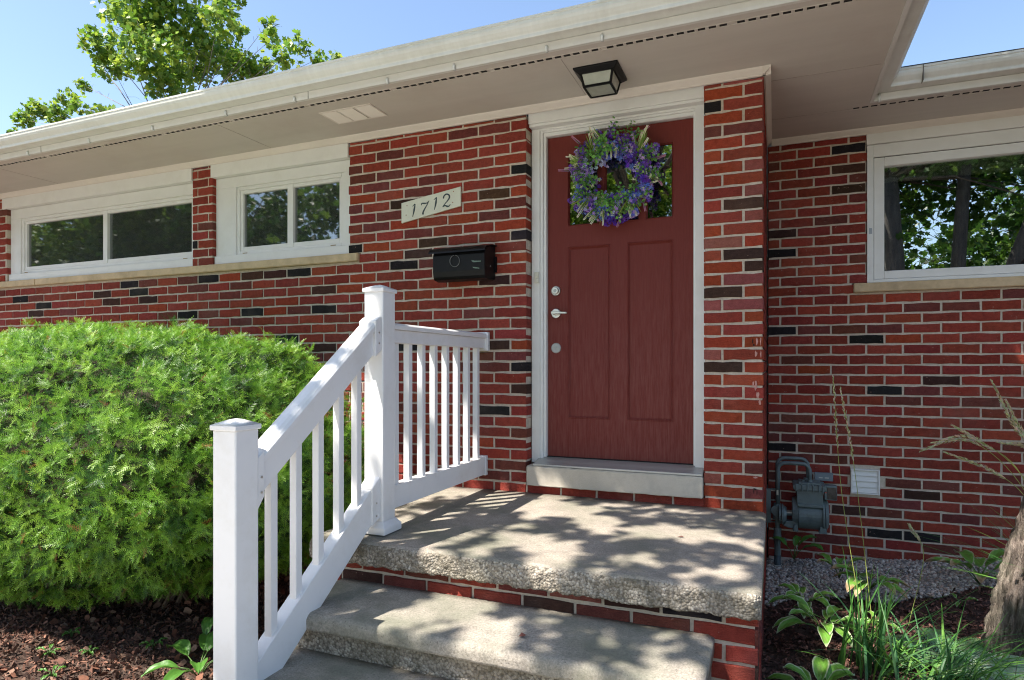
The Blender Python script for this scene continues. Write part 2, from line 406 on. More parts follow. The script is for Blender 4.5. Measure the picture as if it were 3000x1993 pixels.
def brick_mesh(mb, xa, xb, za, zb, yf, depth, col, axis='x'):
    """irregular hand-laid brick: wobbly outline, softened arris, real depth; 10-point front"""
    yf += random.uniform(-.002, .0015); wd, hg = xb - xa, zb - za
    j = lambda s=.0028: random.uniform(-s, s)
    nx = 4 if wd > .12 else 2
    ring = []
    for i in range(nx + 1): ring.append((xa + wd*i/nx + (j() if 0 < i < nx else j(.001)), za + j()))
    for i in range(nx, -1, -1): ring.append((xa + wd*i/nx + (j() if 0 < i < nx else j(.001)), zb + j()))
    n = len(ring); cx, cz = (xa+xb)/2, (za+zb)/2; ch = .0028
    inner = [(x - math.copysign(ch, x - cx) if abs(x - cx) > wd*.4 else x, z - math.copysign(ch, z - cz)) for x, z in ring]
    def P(x, y, z): return (x, y, z) if axis == 'x' else (y, x, z)
    vs = [P(x, yf, z) for x, z in inner] + [P(x, yf + ch, z) for x, z in ring] + [P(x, yf + depth, z) for x, z in ring]
    fs = [(i, i+1, n-2-i, n-1-i) for i in range(nx)]
    for a, b in ((0, n), (n, 2*n)):
        fs += [(a+i, a+(i+1) % n, b+(i+1) % n, b+i) for i in range(n)]
    mb.add(vs, fs, col)

def holed_wall(mb, x0, x1, z0, z1, y0, y1, openings):
    xs = sorted({x0, x1, *[v for o in openings for v in (o[0], o[1]) if x0 < v < x1]})
    zs = sorted({z0, z1, *[v for o in openings for v in (o[2], o[3]) if z0 < v < z1]})
    for a, b in zip(xs, xs[1:]):
        run = None
        for c, d in zip(zs, zs[1:]):
            cx, cz = (a+b)/2, (c+d)/2
            solid = not any(o[0] < cx < o[1] and o[2] < cz < o[3] for o in openings)
            if solid: run = (run[0], d) if run else (c, d)
            if (not solid or d == zs[-1]) and run: mb.box(a, b, y0, y1, run[0], run[1]); run = None
BRICKS = []   # (area, wall part, rect, face y, depth)
def brick_wall(label, x0, x1, z0, z1, yf, thick, openings, rects):
    mb = MB(); holed_wall(mb, x0 + .007, x1 - .007, z0, z1, yf + .0062, yf + thick, [(o[0]-.007, o[1]+.007, o[2], o[3]) for o in openings])
    wall = mb.build("brick_wall", M_MORTAR, house); wall['label'] = label
    for (xa, xb, za, zb, key) in rects:
        edge = (abs(xa - x0) < .03 or abs(xb - x1) < .03 or any(abs(xa - o[1]) < .03 or abs(xb - o[0]) < .03 for o in openings))
        pa, pb = project(xa, yf, za), project(xb, yf, zb)
        vis = min(pa[2], pb[2]) > .5 and max(pa[0], pb[0]) > 0 and min(pa[0], pb[0]) < 3000 and pa[1] > 0 and pb[1] < 1993
        area = abs(pb[0]-pa[0]) * abs(pa[1]-pb[1]) if vis else 0
        # what the bush hides counts for little
        if yf < .5 and xb < -2.35 and zb < 1.05: area *= .05
        BRICKS.append([area, wall, (xa, xb, za, zb), yf, .10 if edge else .035, tint_of(key)])
    return wall
W1 = (-6.75, -4.335, 1.60, 2.40); W2 = (-4.12, -2.812, 1.60, 2.40); DO = (-1.449, -.371, .046, 2.40)
SILL1 = (-9.2, -2.719, 1.54, 1.60)
op_main = [W1, W2, DO, SILL1]
WM = {'R': 6, 'r': 6, 'p': 1.5, 'o': .9}
WL = {'R': 3.2, 'r': 5.0, 'p': 2.4, 'o': .5}
WP = {'o': 6, 'R': 5, 's': 1.6, 'r': 2, 'p': .5}
WR = {'r': 7, 'R': 2.4, 'p': 2.0, 'o': .3}
zt = 2.388
rects = course_rects(-9.2, -2.9, -.62, zt, .057, .2255, -1.562 - .2255*4, op_main, MARK_M, WL)
# mid wall laid so that a full brick and a half brick alternate at the door corner
rects = [r for r in course_rects(-9.2, -1.449, -.62, zt, .057, .2265, -1.5625, op_main, MARK_M, WM)]
rects += course_rects(-1.449, -.371, -.62, .046, .057 - .07*8, .2265, -1.5625, [], [], WM)
rects += course_rects(-.371, -.056, -.62, zt, .057, .2245, -.160, [], MARK_M, WP)
brick_wall("main front wall of red and dark bricks", -9.2, -.056, -.62, zt, 0.0, .20, op_main, rects)
W3 = (.588, 3.6, 1.37, 2.40); SILL3 = (.505, 3.7, 1.305, 1.372)
YR = 1.23
rr = course_rects(-.045, 5.2, -.66, zt, .037, .2185, .1475, [W3, SILL3, (.485, .668, -.083, .09)], MARK_R, WR)
brick_wall("recessed front wall of deep red bricks", -.045, 5.2, -.66, zt, YR, .20, [W3, SILL3], rr)
# return wall joining the two fronts
mb = MB(); mb.box(-.30, -.0645, .2, YR + .2, -.66, zt); ret = mb.build("brick_wall", M_MORTAR, house); ret['label'] = "short return wall of brick beside the meter"
side = course_rects(.1, YR, -.62, zt, .057, .2245, .02, [], [], WR)
# split: 300 largest in view become bricks of their own, the rest one mass
BRICKS.sort(key=lambda b: -b[0])
rest = MB()
for i, (area, wall, (xa, xb, za, zb), yf, dep, col) in enumerate(BRICKS):
    if i < 300:
        b = MB(); brick_mesh(b, xa, xb, za, zb, yf, dep, col); b.build("brick", M_BRICK, wall)
    else: brick_mesh(rest, xa, xb, za, zb, yf, dep, col)
for (ya, yb, za, zb, key) in side: brick_mesh(rest, ya, yb, za, zb, -.056, -.03, tint_of(key), 'y')
tag(rest.build("smaller_bricks", M_BRICK, house), kind='stuff')

# old paint drips and a rust stain on the pier beside the door
M_SMEAR = simple("pink_paint_smear", (.52, .26, .22), .8, .25, 90); M_STAIN = simple("black_rust_stain", (.03, .015, .01), .9, .4, 60)
def smear(x, z, w_, h_, mat, seed):
    r = random.Random(seed); n = 14; pts = []
    for k in range(n):
        a = 2*math.pi*k/n; q = r.uniform(.55, 1.1); pts.append((x + w_*math.cos(a)*q, -.0035, z + h_*math.sin(a)*q))
    b = MB(); b.add([(x, -.0035, z)] + pts, [(0, 1 + k, 1 + (k+1) % n) for k in range(n)]); b.build("paint_smear" if mat is M_SMEAR else "rust_stain", mat, house)
for i, (x, z, w_, h_) in enumerate(((-.090, .935, .006, .024), (-.071, .935, .004, .026), (-.095, .865, .007, .020), (-.070, .866, .004, .020), (-.108, .700, .005, .022), (-.096, .690, .008, .028), (-.086, .640, .009, .022), (-.076, .600, .008, .024), (-.098, .185, .014, .007))):
    smear(x, z, w_, h_, M_SMEAR, i)
for i, (x, z, w_, h_) in enumerate(((-.112, .935, .004, .018), (-.106, .915, .006, .006), (-.100, .120, .012, .006), (-.106, .105, .003, .014), (-.090, .104, .003, .016))): smear(x, z, w_, h_, M_STAIN, 40 + i)
# stone sills
def stone(name, x0, x1, y0, y1, z0, z1, mat, parent, n=60, amp=.0016, lab=None):
    bm = bmesh.new()
    bmesh.ops.create_cube(bm, size=1)
    bmesh.ops.scale(bm, vec=(x1-x0, y1-y0, z1-z0), verts=bm.verts); bmesh.ops.translate(bm, vec=((x0+x1)/2, (y0+y1)/2, (z0+z1)/2), verts=bm.verts)
    es = [e for e in bm.edges if abs(e.verts[0].co.x - e.verts[1].co.x) > .01]
    bmesh.ops.bevel(bm, geom=[e for e in bm.edges], offset=.005, segments=2, affect='EDGES')
    es = [e for e in bm.edges if abs(e.verts[0].co.x - e.verts[1].co.x) > (x1-x0)*.8]
    bmesh.ops.subdivide_edges(bm, edges=es, cuts=n)
    for v in bm.verts:
        v.co.z += amp * noise.noise(v.co * 22); v.co.y += amp * noise.noise(v.co * 17 + Vector((5, 5, 5)))
    me = bpy.data.meshes.new(name); bm.to_mesh(me); bm.free(); me.materials.append(mat)
    o = link(name, me, parent)
    if lab: o['label'] = lab
    return o
stone("window_sill", -6.28 - .0, -2.719, -.028, .12, 1.541, 1.598, M_LIME, house, lab="long tan limestone sill under the small windows")
stone("window_sill", -9.2, -6.286, -.028, .12, 1.541, 1.598, M_LIME, house, lab="end length of tan limestone sill at far left")
stone("window_sill", .505, 3.7, YR - .03, YR + .14, 1.306, 1.368, M_LIME, house, lab="tan limestone sill under the big window")
stone("door_sill", -1.440, -.374, -.032, .15, .050, .172, M_LIME2, house, amp=.0022, lab="pale limestone block under the front door")

# ---- windows
def pane(name, x0, x1, z0, z1, y, mat, parent):
    b = MB(); b.box(x0, x1, y, y + .006, z0, z1); return b.build(name, mat, parent)
def frame_boxes(x0, x1, z0, z1, y0, y1, wl, wr, wt, wb):
    b = MB(); b.box(x0, x0+wl, y0, y1, z0, z1); b.box(x1-wr, x1, y0, y1, z0, z1)
    b.box(x0+wl, x1-wr, y0, y1, z1-wt, z1); b.box(x0+wl, x1-wr, y0, y1, z0, z0+wb); return b
def slider_window(op, sash, split, lab, left_shift):
    x0, x1, z0, z1 = op; sx0, sx1, sz0, sz1 = sash
    wdw = empty("window", ((x0+x1)/2, .05, z0)); wdw.parent = house; wdw['label'] = lab
    b = MB(); b.box(x0 - left_shift, x1, -.012, .10, 2.288, 2.3885)
    b.build("window_header", M_WHITE, wdw, bevel=.003)
    b = MB(); b.box(x0, x1, .036, .10, sz1, 2.286)
    b.box(x0, sx0, .036, .10, z0 + .07, sz1); b.box(sx1, x1, .036, .10, z0 + .07, sz1)
    b.box(x0, x1, .020, .10, z0, z0 + .069)
    b.build("window_trim", M_WHITE, wdw, bevel=.003)
    b = frame_boxes(sx0, sx1, sz0, sz1, .048, .095, .028, .028, .028, .030); b.build("window_frame", M_WHITE, wdw, bevel=.004)
    gx0, gx1, gz0, gz1 = sx0 + .055, sx1 - .012, sz0 + .064, sz1 - .055
    b = frame_boxes(sx0+.028, sx1-.028, sz0+.03, sz1-.028, .060, .085, .026, .026, .026, .034); b.build("sash", M_WHITE, wdw, bevel=.003)
    b = MB(); b.box(split-.027, split+.027, .055, .090, sz0+.03, sz1-.028); b.build("mullion", M_WHITE, wdw, bevel=.003)
    for a, c in ((sx0+.05, split-.025), (split+.025, sx1-.05)):
        pane("pane", a, c, sz0+.05, sz1-.05, .080, M_GLASS2, wdw)
    # dark inner sash set back behind the insect screen
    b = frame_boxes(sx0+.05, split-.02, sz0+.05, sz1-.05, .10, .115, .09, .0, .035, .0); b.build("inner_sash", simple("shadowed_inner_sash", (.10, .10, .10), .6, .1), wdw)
    for q in (sx0 + .09, sx1 - .10):
        b = MB(); b.box(q, q + .045, .018, .021, z0 + .072, z0 + .078); b.build("weep_slot", simple("weep_slot_tan", (.30, .22, .10), .6), wdw)
    b = MB()
    b.box(x0, x1, .5, .52, z0 - .05, 2.42); b.box(x0 - .02, x0, .11, .5, z0, 2.4); b.box(x1, x1+.02, .11, .5, z0, 2.4)
    b.box(x0, x1, .11, .5, z0 - .05, z0 - .03); b.box(x0, x1, .11, .5, 2.40, 2.42)
    b.build("dark_interior", M_ROOM, wdw)
slider_window(W1, (-6.60, -4.36, 1.672, 2.195), -5.450, "wide white slider window at far left", .05)
slider_window(W2, (-3.913, -2.885, 1.668, 2.204), -3.389, "small white slider window beside the long sill end", .008)
wdw = empty("window", (1.8, YR, 1.37)); wdw.parent = house; wdw['label'] = "big picture window with white frame on the recessed wall"
X0, X1 = .588, 3.6
b = MB(); b.box(X0 - .004, X1, YR - .02, YR + .10, 2.317, 2.3885); b.build("window_header", M_WHITE, wdw, bevel=.003)
b = frame_boxes(X0, X1, 1.370, 2.315, YR - .004, YR + .10, .040, .04, .085, .022); b.build("window_trim", M_WHITE, wdw, bevel=.003)
b = frame_boxes(X0 + .036, X1 - .05, 1.388, 2.232, YR + .012, YR + .06, .004, .004, .004, .004); b.build("dark_reveal", M_DARK, wdw)
b = frame_boxes(X0 + .043, X1 - .06, 1.394, 2.226, YR + .004, YR + .05, .062, .06, .062, .054); b.build("sash", M_WHITE, wdw, bevel=.004)
pane("pane", X0 + .10, X1 - .11, 1.445, 2.17, YR + .035, M_GLASS, wdw)
b = MB()
for k, (za, zb, yy) in enumerate(((2.085, 2.12, .118), (2.122, 2.155, .112), (2.157, 2.20, .105))): b.box(X0 + .08, X1 - .09, YR + yy, YR + .16, za, zb)
b.build("blind", simple("cream_blind", (.86, .83, .68), .7, .03), wdw, bevel=.003)
b = MB(); b.box(X0, X1, YR + 1.9, YR + 1.95, 1.0, 2.4); b.box(X0 - .5, X0 - .48, YR + .2, YR + 1.9, 1.0, 2.4); b.box(X1, X1 + .02, YR + .2, YR + 1.9, 1.0, 2.4)
b.box(X0 - .5, X1, YR + .2, YR + 1.9, 1.28, 1.30); b.box(X0 - .5, X1, YR + .2, YR + 1.9, 2.40, 2.42); b.build("dark_interior", M_ROOM, wdw)
b = MB(); b.box(.600, .618, YR - .006, YR - .0045, 1.705, 1.745); b.build("sticker", simple("grey_sticker", (.34, .38, .42), .5), wdw)

# ---- door
door = empty("door", (-.9, .14, .2)); door.parent = house
fr = empty("door_frame", (-.9, .09, .17)); fr.parent = house
b = MB(); b.box(-1.447, -.372, .022, .14, 2.335, 2.4290); b.box(-1.446, -.373, .034, .14, 2.318, 2.335)
b.build("header_board", M_WHITE, fr, bevel=.003)
b = MB()
b.box(-1.447, -1.392, .084, .20, .180, 2.318); b.box(-1.392, -1.374, .094, .20, .180, 2.312); b.box(-1.374, -1.356, .108, .20, .214, 2.30)
b.box(-.428, -.372, .084, .20, .180, 2.318); b.box(-.440, -.428, .100, .20, .214, 2.300)
b.box(-1.392, -.428, .084, .20, 2.306, 2.318); b.box(-1.374, -.428, .094, .20, 2.294, 2.306); b.box(-1.356, -.44, .108, .20, 2.272, 2.294)
b.build("casing", M_WHITE, fr, bevel=.002)
b = MB(); b.prism([(-.020, .174), (-.020, .186), (.03, .196), (.06, .205), (.125, .213), (.20, .213), (.20, .174)], -1.400, -.376, 'x')
b.build("threshold", M_THRESH, fr, bevel=.002)
b = MB(); b.box(-1.356, -.44, .128, .17, .2135, .2185); b.build("sweep", M_DARK, fr)
# slab assembled from rails and stiles with recessed panels
DX0, DX1, DZ0, DZ1, DY = -1.354, -.4405, .219, 2.268, .140
holes = [(-1.222, -.943, .462, 1.560), (-.842, -.560, .462, 1.560), (-1.222, -1.020, 1.690, 2.146), (-.983, -.764, 1.690, 2.146), (-.727, -.560, 1.690, 2.146)]
b = MB(); holed_wall(b, DX0, DX1, DZ0, DZ1, DY, DY + .045, [(h[0]-.0, h[1]+.0, h[2], h[3]) for h in holes])
b.build("door_slab", M_DOOR, door)
def ring(b, x0, x1, z0, z1, y, w_, d_):
    o = [(x0, z0), (x1, z0), (x1, z1), (x0, z1)]; i = [(x0+w_, z0+w_), (x1-w_, z0+w_), (x1-w_, z1-w_), (x0+w_, z1-w_)]
    m_ = [(x0+w_*.35, z0+w_*.35), (x1-w_*.35, z0+w_*.35), (x1-w_*.35, z1-w_*.35), (x0+w_*.35, z1-w_*.35)]
    vs = [(p[0], y, p[1]) for p in o] + [(p[0], y - .004, p[1]) for p in m_] + [(p[0], y + d_, p[1]) for p in i]
    fs = [(k, (k+1) % 4, 4+(k+1) % 4, 4+k) for k in range(4)] + [(4+k, 4+(k+1) % 4, 8+(k+1) % 4, 8+k) for k in range(4)]
    b.add(vs, fs)
for h in holes[:2]:
    b = MB(); ring(b, *h, DY, .020, .011)
    b.box(h[0]+.018, h[1]-.018, DY + .010, DY + .04, h[2]+.018, h[3]-.018); b.build("panel", M_DOOR, door)
for h in holes[2:]:
    b = MB(); ring(b, *h, DY, .012, .012); b.build("glazing_bead", M_DOOR, door)
    pane("door_pane", h[0]+.002, h[1]-.002, h[2]+.002, h[3]-.002, DY + .016, M_GLASS3, door)
b = MB(); b.box(-1.3, -.5, .9, .92, 1.4, 2.4); b.box(-1.32, -1.3, .2, .9, 1.4, 2.4); b.box(-.5, -.48, .2, .9, 1.4, 2.4); b.box(-1.32, -.48, .2, .9, 2.38, 2.4); b.box(-1.32, -.48, .2, .9, 1.4, 1.42)
b.build("dark_hallway", M_ROOM, door)
def disc(b, x, z, y0, y1, r0, r1, n=28):
    vs = [(x + r0*math.cos(2*math.pi*k/n), y0, z + r0*math.sin(2*math.pi*k/n)) for k in range(n)] + [(x + r1*math.cos(2*math.pi*k/n), y1, z + r1*math.sin(2*math.pi*k/n)) for k in range(n)]
    b.add(vs, [tuple(range(n)), tuple(range(2*n-1, n-1, -1))] + [(i, i+n, (i+1) % n + n, (i+1) % n) for i in range(n)])
b = MB(); disc(b, -1.300, 1.281, DY - .012, DY, .029, .033); disc(b, -1.300, 1.281, DY - .026, DY - .012, .021, .024)
b.build("deadbolt", M_STEEL, door, bevel=.002)
b = MB(); disc(b, -1.300, 1.281, DY - .028, DY - .026, .010, .011); b.box(-1.3013, -1.2987, DY - .0290, DY - .028, 1.275, 1.287); b.build("keyhole", M_SATIN, door)
b = MB(); disc(b, -1.300, 1.136, DY - .010, DY, .030, .033); disc(b, -1.300, 1.136, DY - .045, DY - .010, .011, .013)
b.prism([(-1.316, 1.128), (-1.316, 1.146), (-1.280, 1.146), (-1.215, 1.140), (-1.210, 1.136), (-1.212, 1.128), (-1.270, 1.130)], DY - .060, DY - .045, 'y')
b.build("lever_handle", M_STEEL, door, bevel=.003)
b = MB(); disc(b, -1.300, .914, DY - .006, DY, .030, .034); disc(b, -1.300, .914, DY - .008, DY - .006, .008, .009); b.build("cover_plate", M_SATIN, door, bevel=.001)

# ---- eaves
SZ = 2.430
soff = MB()
S_OUT, SR_OUT, SX = -.635, .725, .548
m_s = soff.box(-9.3, SX, S_OUT, 0.02, SZ, SZ + .02).box(-.1, SX, .02, SR_OUT, SZ, SZ + .02).box(-.1, 5.3, SR_OUT, YR + .05, SZ, SZ + .02)
# vent slots: near-black strips on the board paint the shade of the openings
soffit = soff.build("soffit", M_SOFFIT, house)
def slots(name, xa, xb, y, per, rev=False):
    b = MB(); lip = MB(); x = xa; k = 0
    while x < xb:
        if k < per:
            b.box(x, x + .034, y - .0095, y + .0095, SZ - .0012, SZ + .0008)
            lip.box(x + .036, x + .048, y - .012, y + .012, SZ - .0028, SZ + .0008); x += .05; k += 1
        else: x += .030; k = 0
    tag(b.build(name, M_DARK, soffit), kind='stuff'); tag(lip.build("vent_bridges", M_SOFFIT, soffit), kind='stuff')
slots("vent_slots", -.794 - .63*13, .50, -.556, 12)
slots("vent_slots", .46, 5.0, .797, 10)
strip = MB(); strip.box(-9.3, .53, -.5425, -.5405, SZ - .003, SZ + .001).box(-9.3, .53, -.5725, -.5705, SZ - .003, SZ + .001)
strip.box(.44, 5.2, .8130, .8150, SZ - .003, SZ + .001)
strip.build("vent_strip_edge", M_SOFFIT, soffit)
M_JOINT = simple("joint_filler", (.40, .35, .31), .9, .05)
for q in ((-.03, .53, .178, .182), (-.03, .46, .798, .802), (-1.0512, -1.0488, -.54, -.05), (-3.4812, -3.4788, -.54, -.05), (-5.9212, -5.9188, -.54, -.05)):
    b = MB(); b.box(*q, SZ - .0015, SZ + .001); b.build("board_joint", M_JOINT, soffit)
# crown moulding along the wall tops
cr = [(0.002, 2.389), (-.012, 2.389), (-.014, 2.397), (-.020, 2.403), (-.030, 2.412), (-.037, 2.420), (-.040, 2.4295), (.002, 2.4295)]
b = MB(); b.prism(cr, -9.3, -.0175, 'x'); b.build("crown_moulding", M_CROWN, house)
b = MB(); b.prism([(p[0] + YR, p[1]) for p in cr], -.02, 5.2, 'x'); b.build("crown_moulding", M_CROWN, house)
b = MB(); b.prism([(-.058 - p[0], p[1] - 0) for p in cr], -.039, YR, 'y'); b.build("crown_moulding", M_CROWN, house)
# fascia + gutter sweep: profile (out, z); out = distance outward from the soffit edge
FAS = [(0, 2.4305), (0, 2.424), (-.012, 2.424), (.016, 2.424), (.016, 2.428), (.0195, 2.440), (.0195, 2.468), (.008, 2.470), (.008, 2.60), (-.02, 2.60)]
FAS = [(-.004, 2.4295), (-.004, 2.4235), (.017, 2.4235), (.020, 2.4395), (.020, 2.4665), (.010, 2.4685), (.010, 2.600), (-.01, 2.600)]
GUT = [(.0115, 2.4695), (.092, 2.4695), (.095, 2.473), (.096, 2.486), (.099, 2.491), (.108, 2.499), (.121, 2.513), (.128, 2.527), (.130, 2.538), (.129, 2.5435), (.134, 2.546), (.135, 2.557), (.127, 2.557),
       (.124, 2.548), (.124, 2.535), (.116, 2.517), (.103, 2.503), (.092, 2.493), (.090, 2.4735), (.0135, 2.4735), (.0135, 2.57), (.0115, 2.57)]
def sweep(prof, name, mat):
    # path of the eave line: along -y front edge, turning at the inner corner and out along the recess
    pts = [(-9.6, S_OUT, 0, -1), (SX, S_OUT, 1, -1), (SX, SR_OUT, 1, -1), (5.4, SR_OUT, 0, -1)]
    b = MB(); n = len(prof)
    for (x, y, sx, sy) in pts: b.add([(x + sx*o, y + sy*o, z) for o, z in prof], [])
    for s in range(3):
        for i in range(n): b.f.append((s*n+i, s*n+(i+1) % n, (s+1)*n+(i+1) % n, (s+1)*n+i)); b.mi.append(0)
    return b.build(name, mat, house)
sweep(FAS, "fascia", M_FASCIA)
gut = sweep(GUT, "gutter", M_ALU)
for x in (-6.35, -.79 - 2.39*1, -.79 - .0): pass
b = MB()
for x in (-2.62, -5.15, -7.6): b.prism([(S_OUT - .0218, 2.4225), (S_OUT - .0222, 2.4680), (S_OUT - .0202, 2.4680), (S_OUT - .019, 2.4225)], x, x + .003, 'x')
b.box(.80, .804, SR_OUT - .137, SR_OUT - .08, 2.4685, 2.556)
b.build("trim_seam", simple("seam_shadow", (.16, .15, .13), .8), gut)
for x in (-.793, -1.085, -1.62, -2.05, -2.72, -3.28, -3.95, -4.6, -5.3, -6.0):
    b = MB(); b.box(x - .006, x + .006, S_OUT - .026, S_OUT - .012, 2.4165, 2.4235); b.tube([(x, S_OUT - .025, 2.448), (x, S_OUT - .028, 2.436), (x, S_OUT - .023, 2.416)], [.006, .0085, .006], 8)
    b.build("light_clip", M_PLASTIC, gut, smooth=True)
b = MB(); x = .592; b.tube([(x, SR_OUT - .024, 2.462), (x, SR_OUT - .027, 2.438), (x, SR_OUT - .020, 2.412)], [.007, .009, .006], 8); b.build("light_clip", M_PLASTIC, gut, smooth=True)
# roof over the front rooms
b = MB()
b.prism([(-.705, 2.575), (-.705, 2.590), (5.0, 4.49), (5.0, 4.30), (-.60, 2.545)], -9.6, SX + .05, 'x')
b.prism([(.655, 2.575), (.655, 2.590), (5.0, 4.04), (5.0, 3.90), (.72, 2.56)], SX + .051, 5.5, 'x')
b.build("roof", M_SHINGLE, house)
b = MB(); b.box(-9.2, 5.2, 4.8, 5.0, -.62, 3.78); b.box(-9.2, -9.0, .21, 4.79, -.62, 2.4); b.box(5.0, 5.2, YR + .21, 4.79, -.62, 2.4)
b.build("rear_walls", M_MORTAR, house)
# louvred vent in the soffit
sv = empty("soffit_vent", (-2.52, -.34, SZ)); sv.parent = house
b = MB()
x0, x1, y0, y1 = -2.715, -2.322, -.441, -.238
b.box(x0, x1, y0, y0 + .012, SZ - .005, SZ); b.box(x0, x1, y1 - .012, y1, SZ - .005, SZ)
for q in (x0, x0 + .126, x0 + .257, x1 - .012): b.box(q, q + .012, y0 + .012, y1 - .012, SZ - .005, SZ)
b.build("vent_frame", M_CROWN, sv, bevel=.001)
b = MB(); b.box(x0 + .005, x1 - .005, y0 + .005, y1 - .005, SZ - .0012, SZ + .001); b.build("gap_shade_backing", simple("vent_gap_shade", (.09, .08, .07), .9), sv)  # dark backing added to paint shade into the gaps between slats
b = MB()
for q in (x0 + .012, x0 + .138, x0 + .269):
    for k in range(15):
        y = y0 + .018 + k * .0117
        b.add([(q, y, SZ - .0015), (q + .112, y, SZ - .0015), (q + .112, y + .0052, SZ - .006), (q, y + .0052, SZ - .006)], [(0, 1, 2, 3)])
b.build("louvres", M_CROWN, sv)

# ------------------------------------------------------------------ porch
porch = tag(empty("concrete_porch", (-1, -.7, -.6)), "brick based concrete porch with worn rounded steps at the red door", "porch")
def slab(name, x0, x1, yb, yf, zt_, zb_, rnd, mats, rough_amp, nx=260, label=None, aggr=True):
    """swept slab profile with rounded nose and crumbled front"""
    prof = [(yb, zt_)]
    for k in range(1, 8): prof.append((yb + (yf + rnd - yb) * k / 8, zt_))
    for k in range(9):
        a = math.pi/2 * k / 8; prof.append((yf + rnd - rnd*math.sin(a), zt_ - rnd + rnd*math.cos(a)))
    nv = max(3, int((zt_ - rnd - zb_) / .008))
    for k in range(1, nv + 1): prof.append((yf, zt_ - rnd - (zt_ - rnd - zb_) * k / nv))
    prof += [(yf + .02, zb_ - .0), (yb, zb_ - .0)]
    n = len(prof); V = []; F = []; mi = []
    xs = np.linspace(x0, x1, nx)
    for i, x in enumerate(xs):
        e = min(x - x0, x1 - x); ins = max(0, (.02 - e)); 
        for j, (y, z) in enumerate(prof):
            v = Vector((x, y, z)); front = j >= 8 and j < n - 1
            if front:
                a = rough_amp * (1.0 if z < zt_ - rnd*.6 else .45)
                d = a * (noise.noise(v * 9) * 1.1 + noise.noise(v * 38) * .9 + noise.noise(v * 95) * .7)
                v.y += d + ins * .8
                if j >= n - 4: v.z += a * 1.1 * (noise.noise(v * 26) + noise.noise(v * 70) * .6)
            v.z += .0012 * noise.noise(v * 8)
            if ins and z > zt_ - .03: v.z -= ins * .5
            V.append(v)
    for i in range(nx - 1):
        for j in range(n):
            F.append((i*n + j, i*n + (j+1) % n, (i+1)*n + (j+1) % n, (i+1)*n + j)); mi.append(1 if aggr and 12 <= j < n - 1 else 0)
    F.append(tuple(range(n))); F.append(tuple((nx-1)*n + j for j in range(n-1, -1, -1))); mi += [1 if aggr else 0] * 2
    me = bpy.data.meshes.new(name); me.from_pydata([tuple(v) for v in V], [], F)
    for m_ in mats: me.materials.append(m_)
    me.polygons.foreach_set("material_index", mi)
    bm = bmesh.new(); bm.from_mesh(me); bmesh.ops.recalc_face_normals(bm, faces=bm.faces); bm.to_mesh(me); bm.free()
    me.shade_smooth() if not aggr else me.shade_smooth()
    o = link(name, me, porch)
    if label: o['label'] = label
    return o
slab("slab", -2.03, -.043, -.0035, -1.352, 0.0, -.102, .032, [M_CONC, M_CONCAGG], .0075, label="thick concrete landing with crumbling pebbly front edge")
slab("step", -1.88, -.204, -1.306, -1.725, -.190, -.250, .030, [M_STEP, M_STEP], .0022, nx=150, label="rounded upper concrete step", aggr=False)
slab("step", -1.84, -.130, -1.692, -2.130, -.345, -.40, .028, [M_STEP, M_STEP], .0022, nx=120, label="lower concrete step", aggr=False)
b = MB(); b.box(-1.872, -.215, -1.688, -1.30, -.60, -.2505); b.build("riser", M_CONCAGG, porch, bevel=.008)
b = MB(); b.box(-1.832, -.14, -2.09, -1.692, -.60, -.401); b.build("riser", M_CONCAGG, porch, bevel=.008)
slab("step", -1.66, -.06, -2.092, -2.60, -.475, -.55, .028, [M_STEP, M_STEP], .0022, nx=100, label="lowest concrete step at path level", aggr=False)
b = MB(); b.box(-1.985, -.0655, -1.300, -.004, -.62, -.1045); b.build("base_wall", M_MORTAR, porch)
pr = course_rects(-1.985, -.056, -.61, -.106, -.143 - .07*8, .2265, -.172, [], [(-.31, -.12, 'k'), (-.55, -.12, 'd')], {'d': 1.5, 'p': 3.0, 'r': 4, 's': .8, 'b': 1.0})
for (xa, xb, za, zb, key) in pr:
    c = 'R' if xb > -.22 and key in 'rdpb' else key
    b = MB(); brick_mesh(b, xa, xb, za, zb, -1.309, .05, tint_of(c)); b.build("brick", M_BRICK, porch)
for fx, flip in ((-.056, -1), (-1.993, 1)):
    for (ya, yb_, za, zb, key) in course_rects(-1.305, -.02, -.61, -.106, -.143 - .07*8, .2265, -.10, [], [], {'p': 3.0, 'r': 4, 's': .8, 'b': 1.0}):
        b = MB(); brick_mesh(b, ya, yb_, za, zb, fx, .05*flip, tint_of(key), 'y'); b.build("brick", M_BRICK, porch)
# bits on the porch
b = MB(); b.add([(-.42, -.72, .004), (-.405, -.728, .007), (-.385, -.722, .005), (-.40, -.712, .009)], [(0, 1, 2, 3)], (.10, .04, .03)); tag(b.build("fallen_leaf", M_CHIP), "small curled brown leaf lying on the concrete porch", "leaf")
b = MB(); b.add([(-.862, -1.60, -.186), (-.84, -1.607, -.180), (-.838, -1.585, -.183), (-.858, -1.58, -.178)], [(0, 1, 2, 3)], (.20, .07, .05)); tag(b.build("fallen_leaf", M_CHIP), "tiny reddish leaf scrap on the upper concrete step", "leaf")

